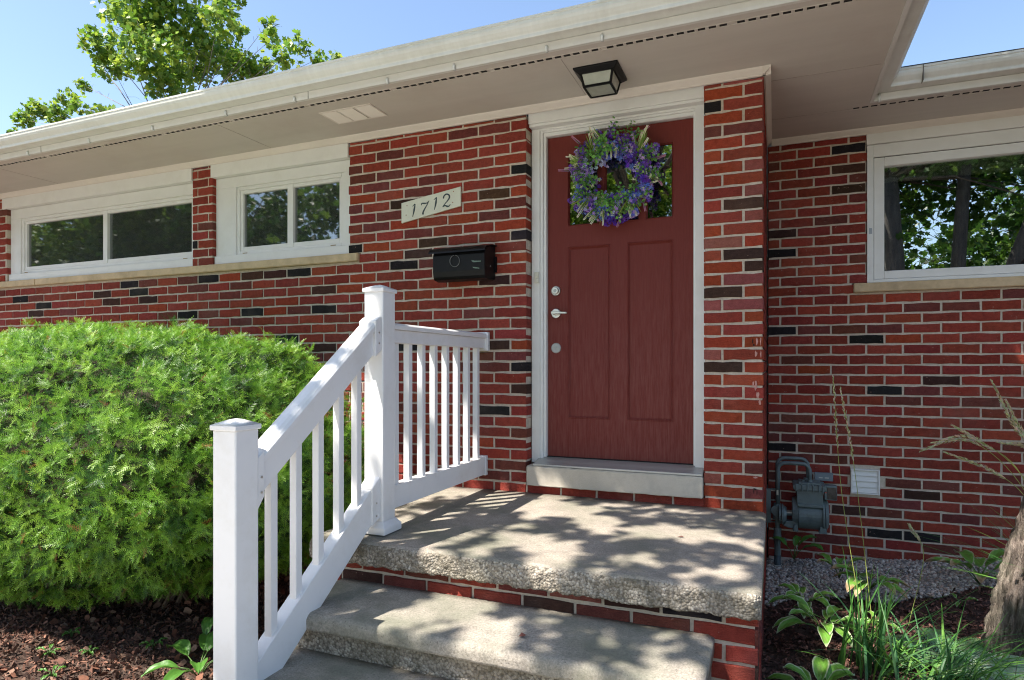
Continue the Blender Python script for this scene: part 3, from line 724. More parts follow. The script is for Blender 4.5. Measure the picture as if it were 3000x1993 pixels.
# ------------------------------------------------------------------ railing
rail = tag(empty("porch_railing", (-1.755, -1.3, 0)), "white vinyl railing with square posts beside the porch steps", "railing")
PX0, PX1 = -1.806, -1.700; PC = (PX0 + PX1) / 2
def post(y0, y1, zb, zt_, base):
    b = MB(); b.box(PX0, PX1, y0, y1, zb, zt_); p = b.build("post", M_VINYL, rail, bevel=.006)
    b = MB(); a = .007; cx, cy = PC, (y0+y1)/2
    b.box(PX0-a, PX1+a, y0-a, y1+a, zt_ - .002, zt_ + .016); b.build("post_cap", M_VINYL, p, bevel=.003)
    b = MB(); vs = [(PX0-a+.001, y0-a+.001, zt_+.016), (PX1+a-.001, y0-a+.001, zt_+.016), (PX1+a-.001, y1+a-.001, zt_+.016), (PX0-a+.001, y1+a-.001, zt_+.016)]
    r = .016; vs += [(cx-r, cy-r, zt_+.034), (cx+r, cy-r, zt_+.034), (cx+r, cy+r, zt_+.034), (cx-r, cy+r, zt_+.034), (cx, cy, zt_+.037)]
    b.add(vs, [(0,1,5,4), (1,2,6,5), (2,3,7,6), (3,0,4,7), (4,5,8), (5,6,8), (6,7,8), (7,4,8), (3,2,1,0)]); b.build("cap_top", M_VINYL, p, smooth=True)
    if base:
        b = MB(); c = .022
        n0 = [(PX0-c, y0-c), (PX1+c, y0-c), (PX1+c, y1+c), (PX0-c, y1+c)]; n1 = [(PX0-.002, y0-.002), (PX1+.002, y0-.002), (PX1+.002, y1+.002), (PX0-.002, y1+.002)]
        lv = [(n0, zb+.008), (n0, zb+.040), ([((q[0]+s[0])/2, (q[1]+s[1])/2) for q, s in zip(n0, n1)], zb+.052), (n1, zb+.066)]
        vs = [(q[0], q[1], z) for ring_, z in lv for q in ring_]
        fs = [(4*l+k, 4*l+(k+1) % 4, 4*l+4+(k+1) % 4, 4*l+4+k) for l in range(3) for k in range(4)] + [(3, 2, 1, 0)]
        b.add(vs, fs); b.build("base_trim", M_VINYL, p, bevel=.003)
        b = MB(); b.box(PX0-.016, PX1+.016, y0-.016, y1+.016, zb+.0005, zb+.0075); b.build("base_plate", simple("dark_anchor_plate", (.10, .10, .09), .6), p)
    return p
post(-1.223, -1.117, .0, 1.152, True)
post(-2.106, -2.000, -.475, .578, False)
def capped_rail(name, zt0, zt1, y0, y1, hv, capw, caph, bodyw):
    """rail with vertical-cut ends between y0 and y1; zt = top height at each end"""
    p = empty(name, (PC, (y0+y1)/2, (zt0+zt1)/2)); p.parent = rail
    # bread-loaf cap section swept between ends
    sec = [(-capw/2, -caph), (-capw/2, -caph*.42), (-capw*.40, -caph*.16), (-capw*.2, -.0015), (0, 0), (capw*.2, -.0015), (capw*.40, -caph*.16), (capw/2, -caph*.42), (capw/2, -caph)]
    b = MB(); n = len(sec)
    b.add([(PC + x, y0, zt0 + z) for x, z in sec] + [(PC + x, y1, zt1 + z) for x, z in sec],
          [(i, i+n, (i+1) % n + n, (i+1) % n) for i in range(n)] + [tuple(range(n)), tuple(range(2*n-1, n-1, -1))])
    b.build("rail_cap", M_VINYL, p, bevel=.0015)
    b = MB(); b.prism([(y0, zt0-caph-.0005), (y1, zt1-caph-.0005), (y1, zt1-hv), (y0, zt0-hv)], PC-bodyw/2, PC+bodyw/2, 'x'); b.build("rail_body", M_VINYL, p, bevel=.003)
    return p
capped_rail("top_rail", 1.012, 1.012, -1.116, -.004, .100, .088, .034, .062)
capped_rail("top_rail", .452 + .715*.02, 1.040, -1.999, -1.224, .158, .088, .045, .062)
b = MB(); b.box(PC-.031, PC+.031, -1.116, -.004, .100, .212); b.build("bottom_rail", M_VINYL, rail, bevel=.003)
bt = lambda y: .162 + .715 * (y + 1.375)
b = MB(); b.prism([(-1.999, bt(-1.999)), (-1.224, bt(-1.224)), (-1.224, bt(-1.224) - .165), (-1.999, bt(-1.999) - .165)], PC-.031, PC+.031, 'x'); b.build("bottom_rail", M_VINYL, rail, bevel=.003)
def bracket(poly, w_):
    b = MB(); b.prism(poly, PC - w_, PC + w_, 'x'); b.build("bracket", M_VINYL, rail, bevel=.004)
tt = lambda y: .452 + .0143 + (1.040 - .4663) / (.775) * (y + 1.999)
bracket([(-1.272, tt(-1.272)+.004), (-1.243, tt(-1.243)+.001), (-1.2235, tt(-1.2235)-.010), (-1.2235, tt(-1.23)-.165), (-1.272, tt(-1.272)-.163)], .047)
bracket([(-1.9995, tt(-1.999)+.004), (-1.965, tt(-1.965)+.004), (-1.965, tt(-1.965)-.163), (-1.9995, tt(-1.999)-.185)], .047)
bracket([(-1.285, bt(-1.285)+.006), (-1.2235, bt(-1.2235)+.008), (-1.2235, bt(-1.2235)-.185), (-1.285, bt(-1.285)-.169)], .038)
bracket([(-.036, .896), (-.036, 1.017), (-.003, 1.017), (-.003, .896)], .050)
bracket([(-.036, .094), (-.036, .220), (-.003, .220), (-.003, .094)], .036)
for (y, z) in ((-1.247, .955), (-1.247, .905), (-1.982, .40), (-1.982, .345), (-1.255, .16), (-1.255, .10), (-.02, .985), (-.02, .93), (-.02, .19), (-.02, .12)):
    b = MB(); b.tube([(PC + .0385 + (.0095 if z > .3 else 0), y, z), (PC + .0415 + (.0095 if z > .3 else 0), y, z)], .0042, 10); b.build("screw", M_STEEL, rail)
bal0 = None
def baluster(y, z0, z1, s0=0, s1=0):
    b = MB(); hw = .017
    b.add([(PC-hw, y-hw, z0 - s0*hw), (PC+hw, y-hw, z0 - s0*hw), (PC+hw, y+hw, z0 + s0*hw), (PC-hw, y+hw, z0 + s0*hw),
           (PC-hw, y-hw, z1 - s1*hw), (PC+hw, y-hw, z1 - s1*hw), (PC+hw, y+hw, z1 + s1*hw), (PC-hw, y+hw, z1 + s1*hw)],
          [(0,3,2,1),(4,5,6,7),(0,1,5,4),(1,2,6,5),(2,3,7,6),(3,0,4,7)])
    b.build("baluster", M_VINYL, rail, bevel=.003)
for y in (-1.045, -.917, -.783, -.650, -.512, -.374, -.240, -.105): baluster(y, .208, .914)
for y in (-1.884, -1.750, -1.617, -1.484, -1.356): baluster(y, bt(y) - .004, tt(y) - .154, .715, .74)

# ------------------------------------------------------------------ things on the wall
mb_ = tag(empty("mailbox", (-1.85, -.1, 1.36)), "black wall mailbox with curved lid below the house number plaque", "mailbox")
MXA, MXB, MF = -2.030, -1.664, -.170
body = [(-.002, 1.372), (-.02, 1.352), (-.10, 1.343), (MF+.02, 1.349), (MF+.006, 1.366), (MF, 1.40), (MF, 1.500), (MF+.012, 1.528), (-.10, 1.556), (-.04, 1.566), (-.002, 1.566)]
b = MB(); b.prism(body, MXA, MXB, 'x'); b.build("box_body", M_BLACK, mb_, bevel=.003)
lid = [(-.004, 1.5675), (-.04, 1.5685), (-.10, 1.560), (MF+.006, 1.540), (MF-.012, 1.523), (MF-.014, 1.517), (MF-.020, 1.515), (MF-.018, 1.525), (MF+.002, 1.546), (-.10, 1.5655), (-.04, 1.574), (-.004, 1.573)]
b = MB(); b.prism(lid, MXA - .022, MXB + .012, 'x'); b.build("lid", M_BLACK, mb_)
b = MB(); disc(b, 0, 0, 0, .003, 0.001, .001, 4)
b = MB(); cx, cz = -1.868, 1.462
b.tube([(cx + .034*math.cos(a), MF - .007 - .002*math.sin(a), cz + .036*math.sin(a)) for a in [2*math.pi*k/36 for k in range(37)]], .0022, 8, caps=False)
b.build("ring_pull", simple("worn_ring_metal", (.16, .16, .15), .35, .1, 20, metal=.7), mb_, smooth=True)
b = MB(); b.tube([(cx, MF + .002, cz + .036), (cx, MF - .010, cz + .038), (cx, MF - .010, cz + .030)], .004, 8); b.build("ring_hinge", M_BLACK, mb_, smooth=True)
for (xa, za, xb, zb, h) in ((-1.750, 1.452, -1.690, 1.452, .010), (-1.742, 1.412, -1.700, 1.408, .007)):
    b = MB(); b.add([(xa, MF - .0006, za), (xa + .012, MF - .0006, za - h*.5), (xb, MF - .0006, zb - h*.35), (xb + .002, MF - .0006, zb + h*.2), (xa + .02, MF - .0006, za + h*.45), (xa - .004, MF - .0006, za + h)], [(0, 1, 2, 3, 4, 5)])
    b.build("tape_scrap", simple("faded_tape", (.13, .19, .15), .5, .3, 90), mb_)
b = MB(); disc(b, 0, 0, 0, .004, .0055, .0045, 10)
o = b.build("side_rivet", M_SATIN, mb_); o.matrix_basis = Matrix.Translation((MXB + .0045, -.085, 1.43)) @ Matrix.Rotation(R(90), 4, 'Z') if False else Matrix.Translation((MXB + .004, -.085, 1.43)) @ Matrix.Rotation(R(90), 4, 'Z')
b = MB(); b.prism([(-.002, 1.40), (-.002, 1.50), (-.018, 1.50), (-.018, 1.40)], MXB, MXB + .012, 'x'); b.build("side_bracket", M_BLACK, mb_)

pl = tag(empty("house_number_plaque", (-2.13, 0, 1.87)), "slanted cream plaque with the number 1712 on the brick wall", "house number")
q = [(-2.363, 1.776), (-1.909, 1.852), (-1.909, 1.980), (-2.363, 1.914)]
b = MB(); b.prism(q, -.016, -.0025, 'y'); b.build("plaque_board", M_PLAQUE, pl, bevel=.002)
def stroke(pts, ws, name="digit"):
    b = MB(); n = len(pts); L = []; Rr = []
    for i, p in enumerate(pts):
        a = Vector(pts[min(i+1, n-1)]) - Vector(pts[max(i-1, 0)]); a.normalize(); nn = Vector((-a.y, a.x)) * ws[i] / 2
        L.append((p[0] + nn.x, p[1] + nn.y)); Rr.append((p[0] - nn.x, p[1] - nn.y))
    y0, y1 = -.0185, -.0162
    vs = [(x, y0, z) for x, z in L + Rr] + [(x, y1, z) for x, z in L + Rr]; m = 2*n
    fs = [(i, i+1, n+i+1, n+i) for i in range(n-1)] + [(i, i+1, m+i+1, m+i) for i in range(n-1)] + [(n+i, n+i+1, m+n+i+1, m+n+i) for i in range(n-1)]
    return b.add(vs, fs)
def catmull(P, k=6):
    out = []; P = [Vector(p) for p in P]; Q = [P[0]*2 - P[1]] + P + [P[-1]*2 - P[-2]]
    for i in range(1, len(Q)-2):
        for j in range(k):
            t = j / k; a, b_, c, d = Q[i-1], Q[i], Q[i+1], Q[i+2]
            out.append(tuple(.5*((2*b_) + (c-a)*t + (2*a-5*b_+4*c-d)*t*t + (-a+3*b_-3*c+d)*t*t*t)))
    out.append(tuple(P[-1])); return out
def digit(segs):
    B = MB()
    for P, w0, w1, w2 in segs:
        C = catmull(P); n = len(C); ws = []
        for i in range(n):
            t = i/(n-1); ws.append(w0*(1-2*t) + w1*2*t if t < .5 else w1*(2-2*t) + w2*(2*t-1))
        s = stroke(C, ws); B.add(s.v, s.f)
    B.build("digit", M_DIGIT, pl)
digit([([(-2.2535, 1.897), (-2.258, 1.872), (-2.264, 1.845), (-2.273, 1.812)], .005, .0125, .003), ([(-2.275, 1.883), (-2.266, 1.889), (-2.2535, 1.898)], .002, .004, .006)])
digit([([(-2.206, 1.884), (-2.200, 1.896), (-2.180, 1.894), (-2.160, 1.896), (-2.144, 1.910)], .004, .010, .002), ([(-2.146, 1.908), (-2.160, 1.884), (-2.178, 1.858), (-2.190, 1.838), (-2.193, 1.820)], .003, .008, .013)])
digit([([(-2.0875, 1.925), (-2.091, 1.903), (-2.096, 1.876), (-2.105, 1.843)], .005, .0125, .003), ([(-2.109, 1.911), (-2.100, 1.917), (-2.0875, 1.926)], .002, .004, .006)])
digit([([(-2.036, 1.912), (-2.032, 1.928), (-2.015, 1.939), (-1.995, 1.932), (-1.991, 1.915), (-2.005, 1.895), (-2.024, 1.877), (-2.040, 1.859)], .008, .010, .003), ([(-2.042, 1.858), (-2.024, 1.864), (-2.008, 1.858), (-1.994, 1.858), (-1.984, 1.870)], .005, .011, .003)])
b = MB()
for (x, z) in ((-2.318, 1.892), (-2.325, 1.828), (-1.962, 1.952), (-1.967, 1.880)): disc(b, x, z, -.0172, -.0155, .0035, .004, 10)
b.build("screw", simple("rusty_screw", (.30, .12, .07), .6), pl)

db = tag(empty("doorbell", (-1.41, .08, 1.36)), "small cream doorbell button on the left door casing", "doorbell")
b = MB(); b.box(-1.424, -1.394, .070, .0835, 1.331, 1.400); b.build("bell_plate", simple("cream_plastic", (.62, .60, .50), .4, .03), db, bevel=.003)
b = MB(); disc(b, -1.409, 1.366, .066, .070, .007, .008, 16); b.build("button", simple("ivory_button", (.70, .66, .52), .3, .02), db)

lt = tag(empty("ceiling_light", (-.896, -.287, SZ)), "black square flush light with frosted panes above the red door", "ceiling light")
LCX, LCY = -.897, -.287
def sq(h, z): return [(LCX-h, LCY-h, z), (LCX+h, LCY-h, z), (LCX+h, LCY+h, z), (LCX-h, LCY+h, z)]
b = MB(); b.add(sq(.124, SZ-.0005) + sq(.124, SZ-.010) + sq(.098, SZ-.030), [(0,1,5,4),(1,2,6,5),(2,3,7,6),(3,0,4,7),(4,5,9,8),(5,6,10,9),(6,7,11,10),(7,4,8,11),(8,9,10,11),(3,2,1,0)])
b.build("canopy_plate", M_BLACK, lt, bevel=.002)
zt_, zb_ = SZ - .030, SZ - .093; ht, hb = .088, .074
def bar(p, q_, r): 
    b = MB(); p, q_ = Vector(p), Vector(q_); d = (q_-p).normalized(); u = d.cross(Vector((0, 0, 1))); 
    if u.length < .1: u = Vector((1, 0, 0))
    u.normalize(); v = d.cross(u); c = [(-1,-1), (1,-1), (1,1), (-1,1)]
    b.add([p + u*a*r + v*e*r for a, e in c] + [q_ + u*a*r + v*e*r for a, e in c], [(0,3,2,1),(4,5,6,7),(0,1,5,4),(1,2,6,5),(2,3,7,6),(3,0,4,7)])
    b.build("frame_bar", M_BLACK, lt)
T, Bq = sq(ht, zt_), sq(hb, zb_)
for k in range(4): bar(T[k], Bq[k], .0052); bar(Bq[k], Bq[(k+1) % 4], .0055)
for k in range(4):
    b = MB(); b.add([T[k], T[(k+1) % 4], Bq[(k+1) % 4], Bq[k]], [(0, 1, 2, 3)]); b.build("glass_pane", M_FROST, lt)
b = MB(); b.add(Bq, [(0, 1, 2, 3)]); b.build("glass_pane", M_FROST, lt)

dv = tag(empty("dryer_vent", (.575, YR, 0)), "square white louvred vent cover on the recessed brick wall", "vent cover")
b = frame_boxes(.488, .662, -.082, .088, YR - .030, YR + .05, .010, .010, .008, .008); b.build("vent_hood", M_WHITE, dv, bevel=.002)
for k in range(4):
    z = -.072 + k * .0385
    b = MB(); b.add([(.499, YR-.024, z), (.651, YR-.024, z), (.651, YR-.015, z+.0362), (.499, YR-.015, z+.0362), (.499, YR-.021, z), (.651, YR-.021, z), (.651, YR-.012, z+.0362), (.499, YR-.012, z+.0362)],
        [(0,1,2,3), (7,6,5,4), (0,4,5,1), (1,5,6,2), (2,6,7,3), (3,7,4,0)]); b.build("louvre", M_WHITE, dv)
b = MB(); b.box(.497, .653, YR - .0105, YR + .04, -.074, .080); b.build("duct_shade", M_DARK, dv)  # near-black box behind the louvres stands in for shade in their gaps

# ------------------------------------------------------------------ gas meter
gm = tag(empty("gas_meter", (.2, 1.05, -.62)), "grey green gas meter with looped pipe against the recessed wall", "gas meter")
Y = 1.06
def lathe_x(b, cx0, cx1, cy, cz, r0, r1=None, n=24, sy=1.0):
    r1 = r1 or r0; vs = []
    for x, r in ((cx0, r0), (cx1, r1)): vs += [(x, cy + sy*r*math.cos(2*math.pi*k/n), cz + r*math.sin(2*math.pi*k/n)) for k in range(n)]
    b.add(vs, [tuple(range(n)), tuple(range(2*n-1, n-1, -1))] + [(i, i+n, (i+1) % n + n, (i+1) % n) for i in range(n)])
def arc(cx, cz, r, a0, a1, y, n=8): return [(cx + r*math.cos(R(a0+(a1-a0)*k/n)), y, cz + r*math.sin(R(a0+(a1-a0)*k/n))) for k in range(n+1)]
b = MB(); b.tube([(.021, Y, -.16)] + arc(.071, .075, .050, 180, 90, Y) + arc(.173, .075, .050, 90, 0, Y) + [(.223, Y, .00)], .0135, 14); b.build("front_pipe", M_METER, gm, smooth=True)
b = MB(); b.tube([(.017, Y+.075, -.16)] + arc(.067, .100, .050, 180, 90, Y+.075) + arc(.165, .100, .050, 90, 0, Y+.075) + [(.215, Y+.075, .00)], .0125, 14); b.build("rear_pipe", M_METER, gm, smooth=True)
b = MB(); b.box(.092, .122, Y-.02, Y+.10, .118, .1245); b.build("pipe_clamp", simple("dull_clamp", (.10, .10, .08), .6), gm, bevel=.002)
b = MB(); lathe_x(b, .018, .024, Y, -.085, .0142, n=14); b.box(.0125, .0245, Y-.0165, Y-.012, -.098, -.066); b.build("pipe_tag", simple("pale_tag", (.6, .58, .45), .6), gm)
def rounded(x0, x1, z0, z1, r, n=4):
    out = []
    for cx, cz, a in ((x1-r, z0+r, -90), (x1-r, z1-r, 0), (x0+r, z1-r, 90), (x0+r, z0+r, 180)):
        out += [(cx + r*math.cos(R(a+90*k/n)), cz + r*math.sin(R(a+90*k/n))) for k in range(n+1)]
    return out
b = MB(); b.prism(rounded(.140, .302, -.15, -.035, .010), Y-.07, Y+.10, 'y'); b.build("upper_body", M_METER, gm, bevel=.004)
b = MB(); b.prism(rounded(.116, .318, -.042, -.006, .012), Y-.085, Y+.11, 'y')
b.prism(rounded(.150, .290, -.008, .006, .006), Y-.06, Y+.09, 'y'); b.build("top_flange", M_METER, gm, bevel=.003)
for x in (.135, .170, .205, .240, .275, .300):
    b = MB(); b.tube([(x, Y-.088, -.050), (x, Y-.088, -.002)], .005, 6); b.build("bolt", M_METER, gm)
b = MB(); b.tube([(.223, Y, -.004), (.223, Y, .012)], .020, 14); b.tube([(.223, Y, .010), (.223, Y, .020)], .017, 6); b.tube([(.205, Y+.075, -.004), (.205, Y+.075, .018)], .018, 12); b.tube([(.180, Y-.01, .0), (.180, Y-.01, .016)], .010, 8)
b.build("union_nut", M_METER, gm)
b = MB(); lathe_x(b, .150, .300, Y+.01, -.222, .098, sy=.95, n=32); b.build("drum", M_METER, gm, smooth=False, bevel=.004)
b = MB(); lathe_x(b, .300, .312, Y+.01, -.215, .112, n=32); lathe_x(b, .314, .326, Y+.01, -.215, .112, n=32); lathe_x(b, .326, .338, Y+.01, -.215, .100, .085, n=32); b.build("end_flange", M_METER, gm, bevel=.002)
b = MB(); lathe_x(b, .112, .150, Y+.02, -.205, .092, .100, n=32); b.build("back_case", M_METER, gm, bevel=.003)
b = MB(); b.box(.145, .30, Y-.086, Y+.10, -.155, -.135); b.build("ridge", M_METER, gm, bevel=.003)
for x0_, x1_ in ((.115, .150), (.275, .325)):
    b = MB(); b.prism([(x0_, -.33), (x1_, -.33), (x1_-.008, -.285), (x0_+.008, -.285)], Y-.07, Y+.06, 'y'); b.build("foot", M_METER, gm, bevel=.003)
b = MB(); b.box(.308, .385, Y-.075, Y-.005, -.100, -.002); b.build("index_case", M_METER, gm, bevel=.005)
b = MB(); b.box(.326, .382, Y-.0790, Y-.0752, -.092, -.014); b.build("index_window", simple("dusty_dark_glass", (.06, .05, .05), .25, .5, 30), gm, bevel=.003)
b = MB(); b.box(.310, .324, Y-.078, Y-.0745, -.052, -.047); b.build("red_mark", simple("red_mark_paint", (.45, .05, .04), .5), gm)
b = MB(); b.box(.258, .374, YR-.075, YR-.045, .000, .056); b.box(.30, .34, YR-.045, YR, .01, .04); b.build("meter_tag_box", simple("blue_grey_box", (.16, .20, .23), .45), gm, bevel=.003)
b = MB(); b.box(.284, .308, YR-.0765, YR-.0745, .018, .026); b.box(.322, .348, YR-.0765, YR-.0745, .018, .026); b.build("box_label", simple("pale_label", (.42, .45, .42), .5), gm)
# regulator with diamond flange
b = MB(); lathe_x(b, .028, .040, Y-.02, -.228, .066, n=28); lathe_x(b, .044, .056, Y-.02, -.228, .070, n=28); lathe_x(b, .056, .076, Y-.02, -.228, .062, .050, n=28); b.build("regulator", M_METER, gm, bevel=.002)
b = MB(); lathe_x(b, .070, .158, Y-.02, -.222, .014, n=16); b.build("vent_tube", M_METER, gm, smooth=False)
b = MB(); b.box(.074, .126, Y-.0345, Y-.030, -.214, -.207); b.build("white_label", simple("white_tape", (.7, .68, .6), .5), gm)
b = MB(); b.prism([(.055, -.300), (.075, -.268), (.145, -.262), (.150, -.300), (.120, -.318), (.085, -.312)], Y-.05, Y+.02, 'y'); b.build("outlet_casting", M_METER, gm, bevel=.004)
b = MB(); b.prism([(-.032, -.210), (-.012, -.176), (.022, -.165), (.030, -.20), (.022, -.255), (-.005, -.240)], Y-.035, Y-.015, 'y'); b.build("diamond_flange", M_METER, gm, bevel=.004)
for (x, z) in ((-.024, -.208), (.018, -.175)):
    b = MB(); disc(b, x, z, Y-.041, Y-.035, .005, .006, 6); b.build("bolt", M_METER, gm)
b = MB(); b.tube([(.018, Y, -.16), (.018, Y, -.19)], .024, 12); b.tube([(.018, Y, -.19), (.018, Y, -.27)], .030, 14); b.tube([(.018, Y, -.27), (.018, Y, -.33)], .016, 12)
b.tube([(.018, Y, -.33), (.018, Y, -.345)], .026, 8); b.tube([(.018, Y, -.345), (.018, Y, -.375)], .023, 14); b.tube([(.018, Y, -.375), (.018, Y, -.42)], .026, 14); b.tube([(.018, Y, -.42), (.018, Y, -.44)], .022, 8); b.tube([(.018, Y, -.44), (.018, Y, -.52)], .020, 14)
b.tube([(.018, Y, -.40), (.065, Y-.02, -.405)], .009, 10); b.tube([(.060, Y-.03, -.405), (.066, Y-.012, -.405)], .014, 6); b.build("valve_stack", M_METER, gm)
b = MB(); b.tube([(.018, Y, -.52), (.018, Y, -.70)], .0225, 14); b.build("riser_pipe", simple("dark_riser_pipe", (.05, .07, .08), .5), gm, smooth=True)
b = MB(); b.tube([(.018, Y, -.588), (.018, Y, -.627)], .0237, 14); b.build("white_band", simple("white_band_tape", (.66, .65, .60), .5, .1, 50), gm)
b = MB(); b.box(-.050, -.044, Y+.02, YR, -.34, -.062)
b.box(-.0545, -.024, Y+.0, Y+.02, -.30, -.062); b.box(-.024, .030, Y+.005, Y+.02, -.070, -.060); b.box(-.045, .02, Y+.005, Y+.02, -.298, -.290); b.build("wall_bracket", M_METER, gm, bevel=.001)

# ------------------------------------------------------------------ wreath
wr = tag(empty("wreath", (-.905, .05, 1.96)), "lavender and cream silk flower wreath hanging on the red door", "wreath")
WC = Vector((-.905, .062, 1.962))
def wp(a, r, y=0): return Vector((WC.x + r*math.cos(a), WC.y + y, WC.z + r*math.sin(a)))
b = MB()
for s in range(5):
    ph = s*1.3; b.tube([wp(2*math.pi*k/48, .195 + .022*math.sin(k*.8 + ph), .03 + .022*math.cos(k*.9 + ph)) for k in range(49)], .007, 6, caps=False)
b.build("twig_ring", M_TWIG, wr, smooth=True)
def floret_cluster(cols, name, n=20, ln=.085, rad=.026):
    """tapering spike of five-petalled florets"""
    b = MB()
    for i in range(n):
        t = i/(n-1); a = i*2.4; r = rad*(1 - .62*t) * random.uniform(.75, 1.1)
        c = Vector((r*math.cos(a), ln*t - ln*.35, r*math.sin(a))); nrm = Vector((c.x, .012, c.z)).normalized()
        u = nrm.cross(Vector((.1, 1, .2))).normalized(); v = nrm.cross(u); s = .0145*random.uniform(.8, 1.2)*(1 - .3*t)
        col = [x*random.uniform(.75, 1.25) for x in random.choice(cols)]
        vs = [c - nrm*.003]
        for k in range(5):
            for da, rr in ((-.50, .72), (0, 1.0), (.50, .72)):
                an = 2*math.pi*k/5 + da; vs.append(c + (u*math.cos(an) + v*math.sin(an))*s*rr + nrm*random.uniform(.0, .004))
        b.add(vs, [(0, 1+3*k, 2+3*k, 3+3*k) for k in range(5)], col)
    o = b.build(name, M_PETAL, None); me = o.data; bpy.data.objects.remove(o); return me
PUR, VIO, BLU, LIL, CRM = (.10, .028, .36), (.17, .07, .50), (.15, .21, .64), (.44, .36, .72), (.70, .66, .45)
fl = {'purple': [floret_cluster([PUR, PUR, VIO], "flower_spike") for _ in range(3)], 'violet': [floret_cluster([VIO, LIL, PUR], "flower_spike") for _ in range(2)],
      'blue': [floret_cluster([BLU, BLU, LIL], "flower_spike") for _ in range(2)], 'lilac': [floret_cluster([LIL, LIL, (.55, .5, .7)], "flower_spike") for _ in range(2)]}
def plume(col, tip, ln=.10, n=60, wv=.008):
    b = MB()
    b.tube([(0, -.05, 0), (0, ln*.5, .004)], .0016, 5, (.12, .2, .04))
    for i in range(n):
        t = i/(n-1); a = i*2.1; r = wv*(1 - .7*t)
        c = Vector((r*math.cos(a)*.6, ln*t, r*math.sin(a)*.6)); d = Vector((math.cos(a), .9, math.sin(a))).normalized()*.009
        s = d.cross(Vector((.3, .2, .9))).normalized()*.0035
        cc = [x*(1-t) + y*t for x, y in zip(col, tip)]
        b.add([c, c + d*.5 + s, c + d, c + d*.5 - s], [(0, 1, 2, 3)], [x*random.uniform(.85, 1.15) for x in cc])
    o = b.build("plume", M_PETAL); me = o.data; bpy.data.objects.remove(o); return me
plumes = [plume((.60, .66, .25), (.88, .85, .66)), plume((.55, .62, .22), (.88, .85, .68), .12, 70, .010)]
pinkpl = plume((.25, .12, .25), (.50, .24, .33), .07, 40, .006)
def spray(kind):
    b = MB()
    if kind == 'blade':
        for i in range(8):
            a = random.uniform(-.55, .55); L_ = random.uniform(.07, .13); d = Vector((math.sin(a), math.cos(a), random.uniform(-.3, .3))); s = d.cross(Vector((0, .1, 1))).normalized()*.0035
            c = random.choice([(.24, .36, .05), (.15, .28, .04), (.38, .44, .08)])
            b.add([-s*.5, s*.5, d*L_*.55 + s, d*L_ + Vector((0, 0, random.uniform(-.02, .02))), d*L_*.55 - s], [(0, 1, 2, 3, 4)], c)
    else:
        b.tube([(0, -.02, 0), (.005, .06, .01)], .0015, 5, (.08, .16, .04))
        for i in range(11):
            t = i/10; a = i*2.3; p = Vector((.004*math.cos(a), .075*t - .01, .004*math.sin(a)))
            d = Vector((math.cos(a), .35, math.sin(a)*.7)).normalized()*random.uniform(.017, .026); s = d.cross(Vector((.2, 1, .3))).normalized()*.009
            c = random.choice([(.09, .30, .06), (.16, .40, .07), (.10, .28, .05), (.26, .40, .12)])
            b.add([p, p + d*.5 + s, p + d, p + d*.5 - s], [(0, 1, 2, 3)], c)
    o = b.build("leaf_spray", M_PETAL); me = o.data; bpy.data.objects.remove(o); return me
blades = [spray('blade') for _ in range(3)]; rounds = [spray('round') for _ in range(3)]
def put(me, name, pos, dirv, sc_=1.0, lab=None):
    o = bpy.data.objects.new(name, me); COL.objects.link(o); o.parent = wr; 
    y = Vector(dirv).normalized(); x = y.cross(Vector((random.uniform(-.4, .4), -1, random.uniform(-.4, .4)))).normalized(); z = x.cross(y)
    m_ = Matrix((x, y, z)).transposed().to_4x4(); m_ = Matrix.Translation(Vector(pos) - Vector(wr.location)) @ m_ @ Matrix.Scale(sc_, 4)
    o.matrix_basis = m_
    if lab: o['label'] = lab
    return o
rs = random.Random(21)
kinds = ['purple', 'violet', 'lilac', 'blue', 'lilac', 'purple', 'blue', 'violet']
for i in range(76):
    a = 2*math.pi*i/76 + rs.uniform(-.08, .08); r = rs.choice([.142, .175, .205, .232, .256]) + rs.uniform(-.015, .015)
    k = kinds[(i*5 + rs.randint(0, 1)) % 8]; out = Vector((math.cos(a), 0, math.sin(a))); tan = Vector((-math.sin(a), 0, math.cos(a)))
    d = out*rs.uniform(.1, .8) + tan*rs.uniform(-1, 1) + Vector((0, -.45, 0))
    put(rs.choice(fl[k]), "flower_spike", wp(a, r, -.012 + .04*abs(r-.2)/.07 + rs.uniform(-.02, .015)), d, rs.uniform(.95, 1.3))
for i in range(78):
    a = 2*math.pi*i/78 + rs.uniform(-.1, .1); r = rs.uniform(.125, .255); out = Vector((math.cos(a), 0, math.sin(a))); tan = Vector((-math.sin(a), 0, math.cos(a)))
    put(rs.choice(rounds), "leaf_spray", wp(a, r, rs.uniform(-.045, .01)), out*rs.uniform(-.6, 1) + tan*rs.uniform(-.8, .8) + Vector((0, -.35, 0)), rs.uniform(.9, 1.3))
for (a, n_) in ((2.75, 5), (2.2, 2), (1.85, 2), (.75, 4), (4.35, 5), (5.25, 4), (3.9, 2), (6.0, 1)):
    for k in range(n_):
        out = Vector((math.cos(a), 0, math.sin(a))); tan = Vector((-math.sin(a), 0, math.cos(a))); s = rs.uniform(-.5, .5)
        if k < 2: put(rs.choice(blades), "leaf_spray", wp(a + rs.uniform(-.12, .12), .19, -.02), out + tan*s + Vector((0, -.25, 0)), rs.uniform(.9, 1.15))
        put(rs.choice(plumes), "cream_plume", wp(a + rs.uniform(-.16, .16), rs.uniform(.20, .245), -.025), out + tan*s + Vector((0, -.3, 0)), rs.uniform(.6, .85))
for a in (1.62, 1.45, 1.75): put(plumes[0], "cream_plume", wp(a, .165, -.02), (rs.uniform(-.2, .2), -.2, -1), .7)
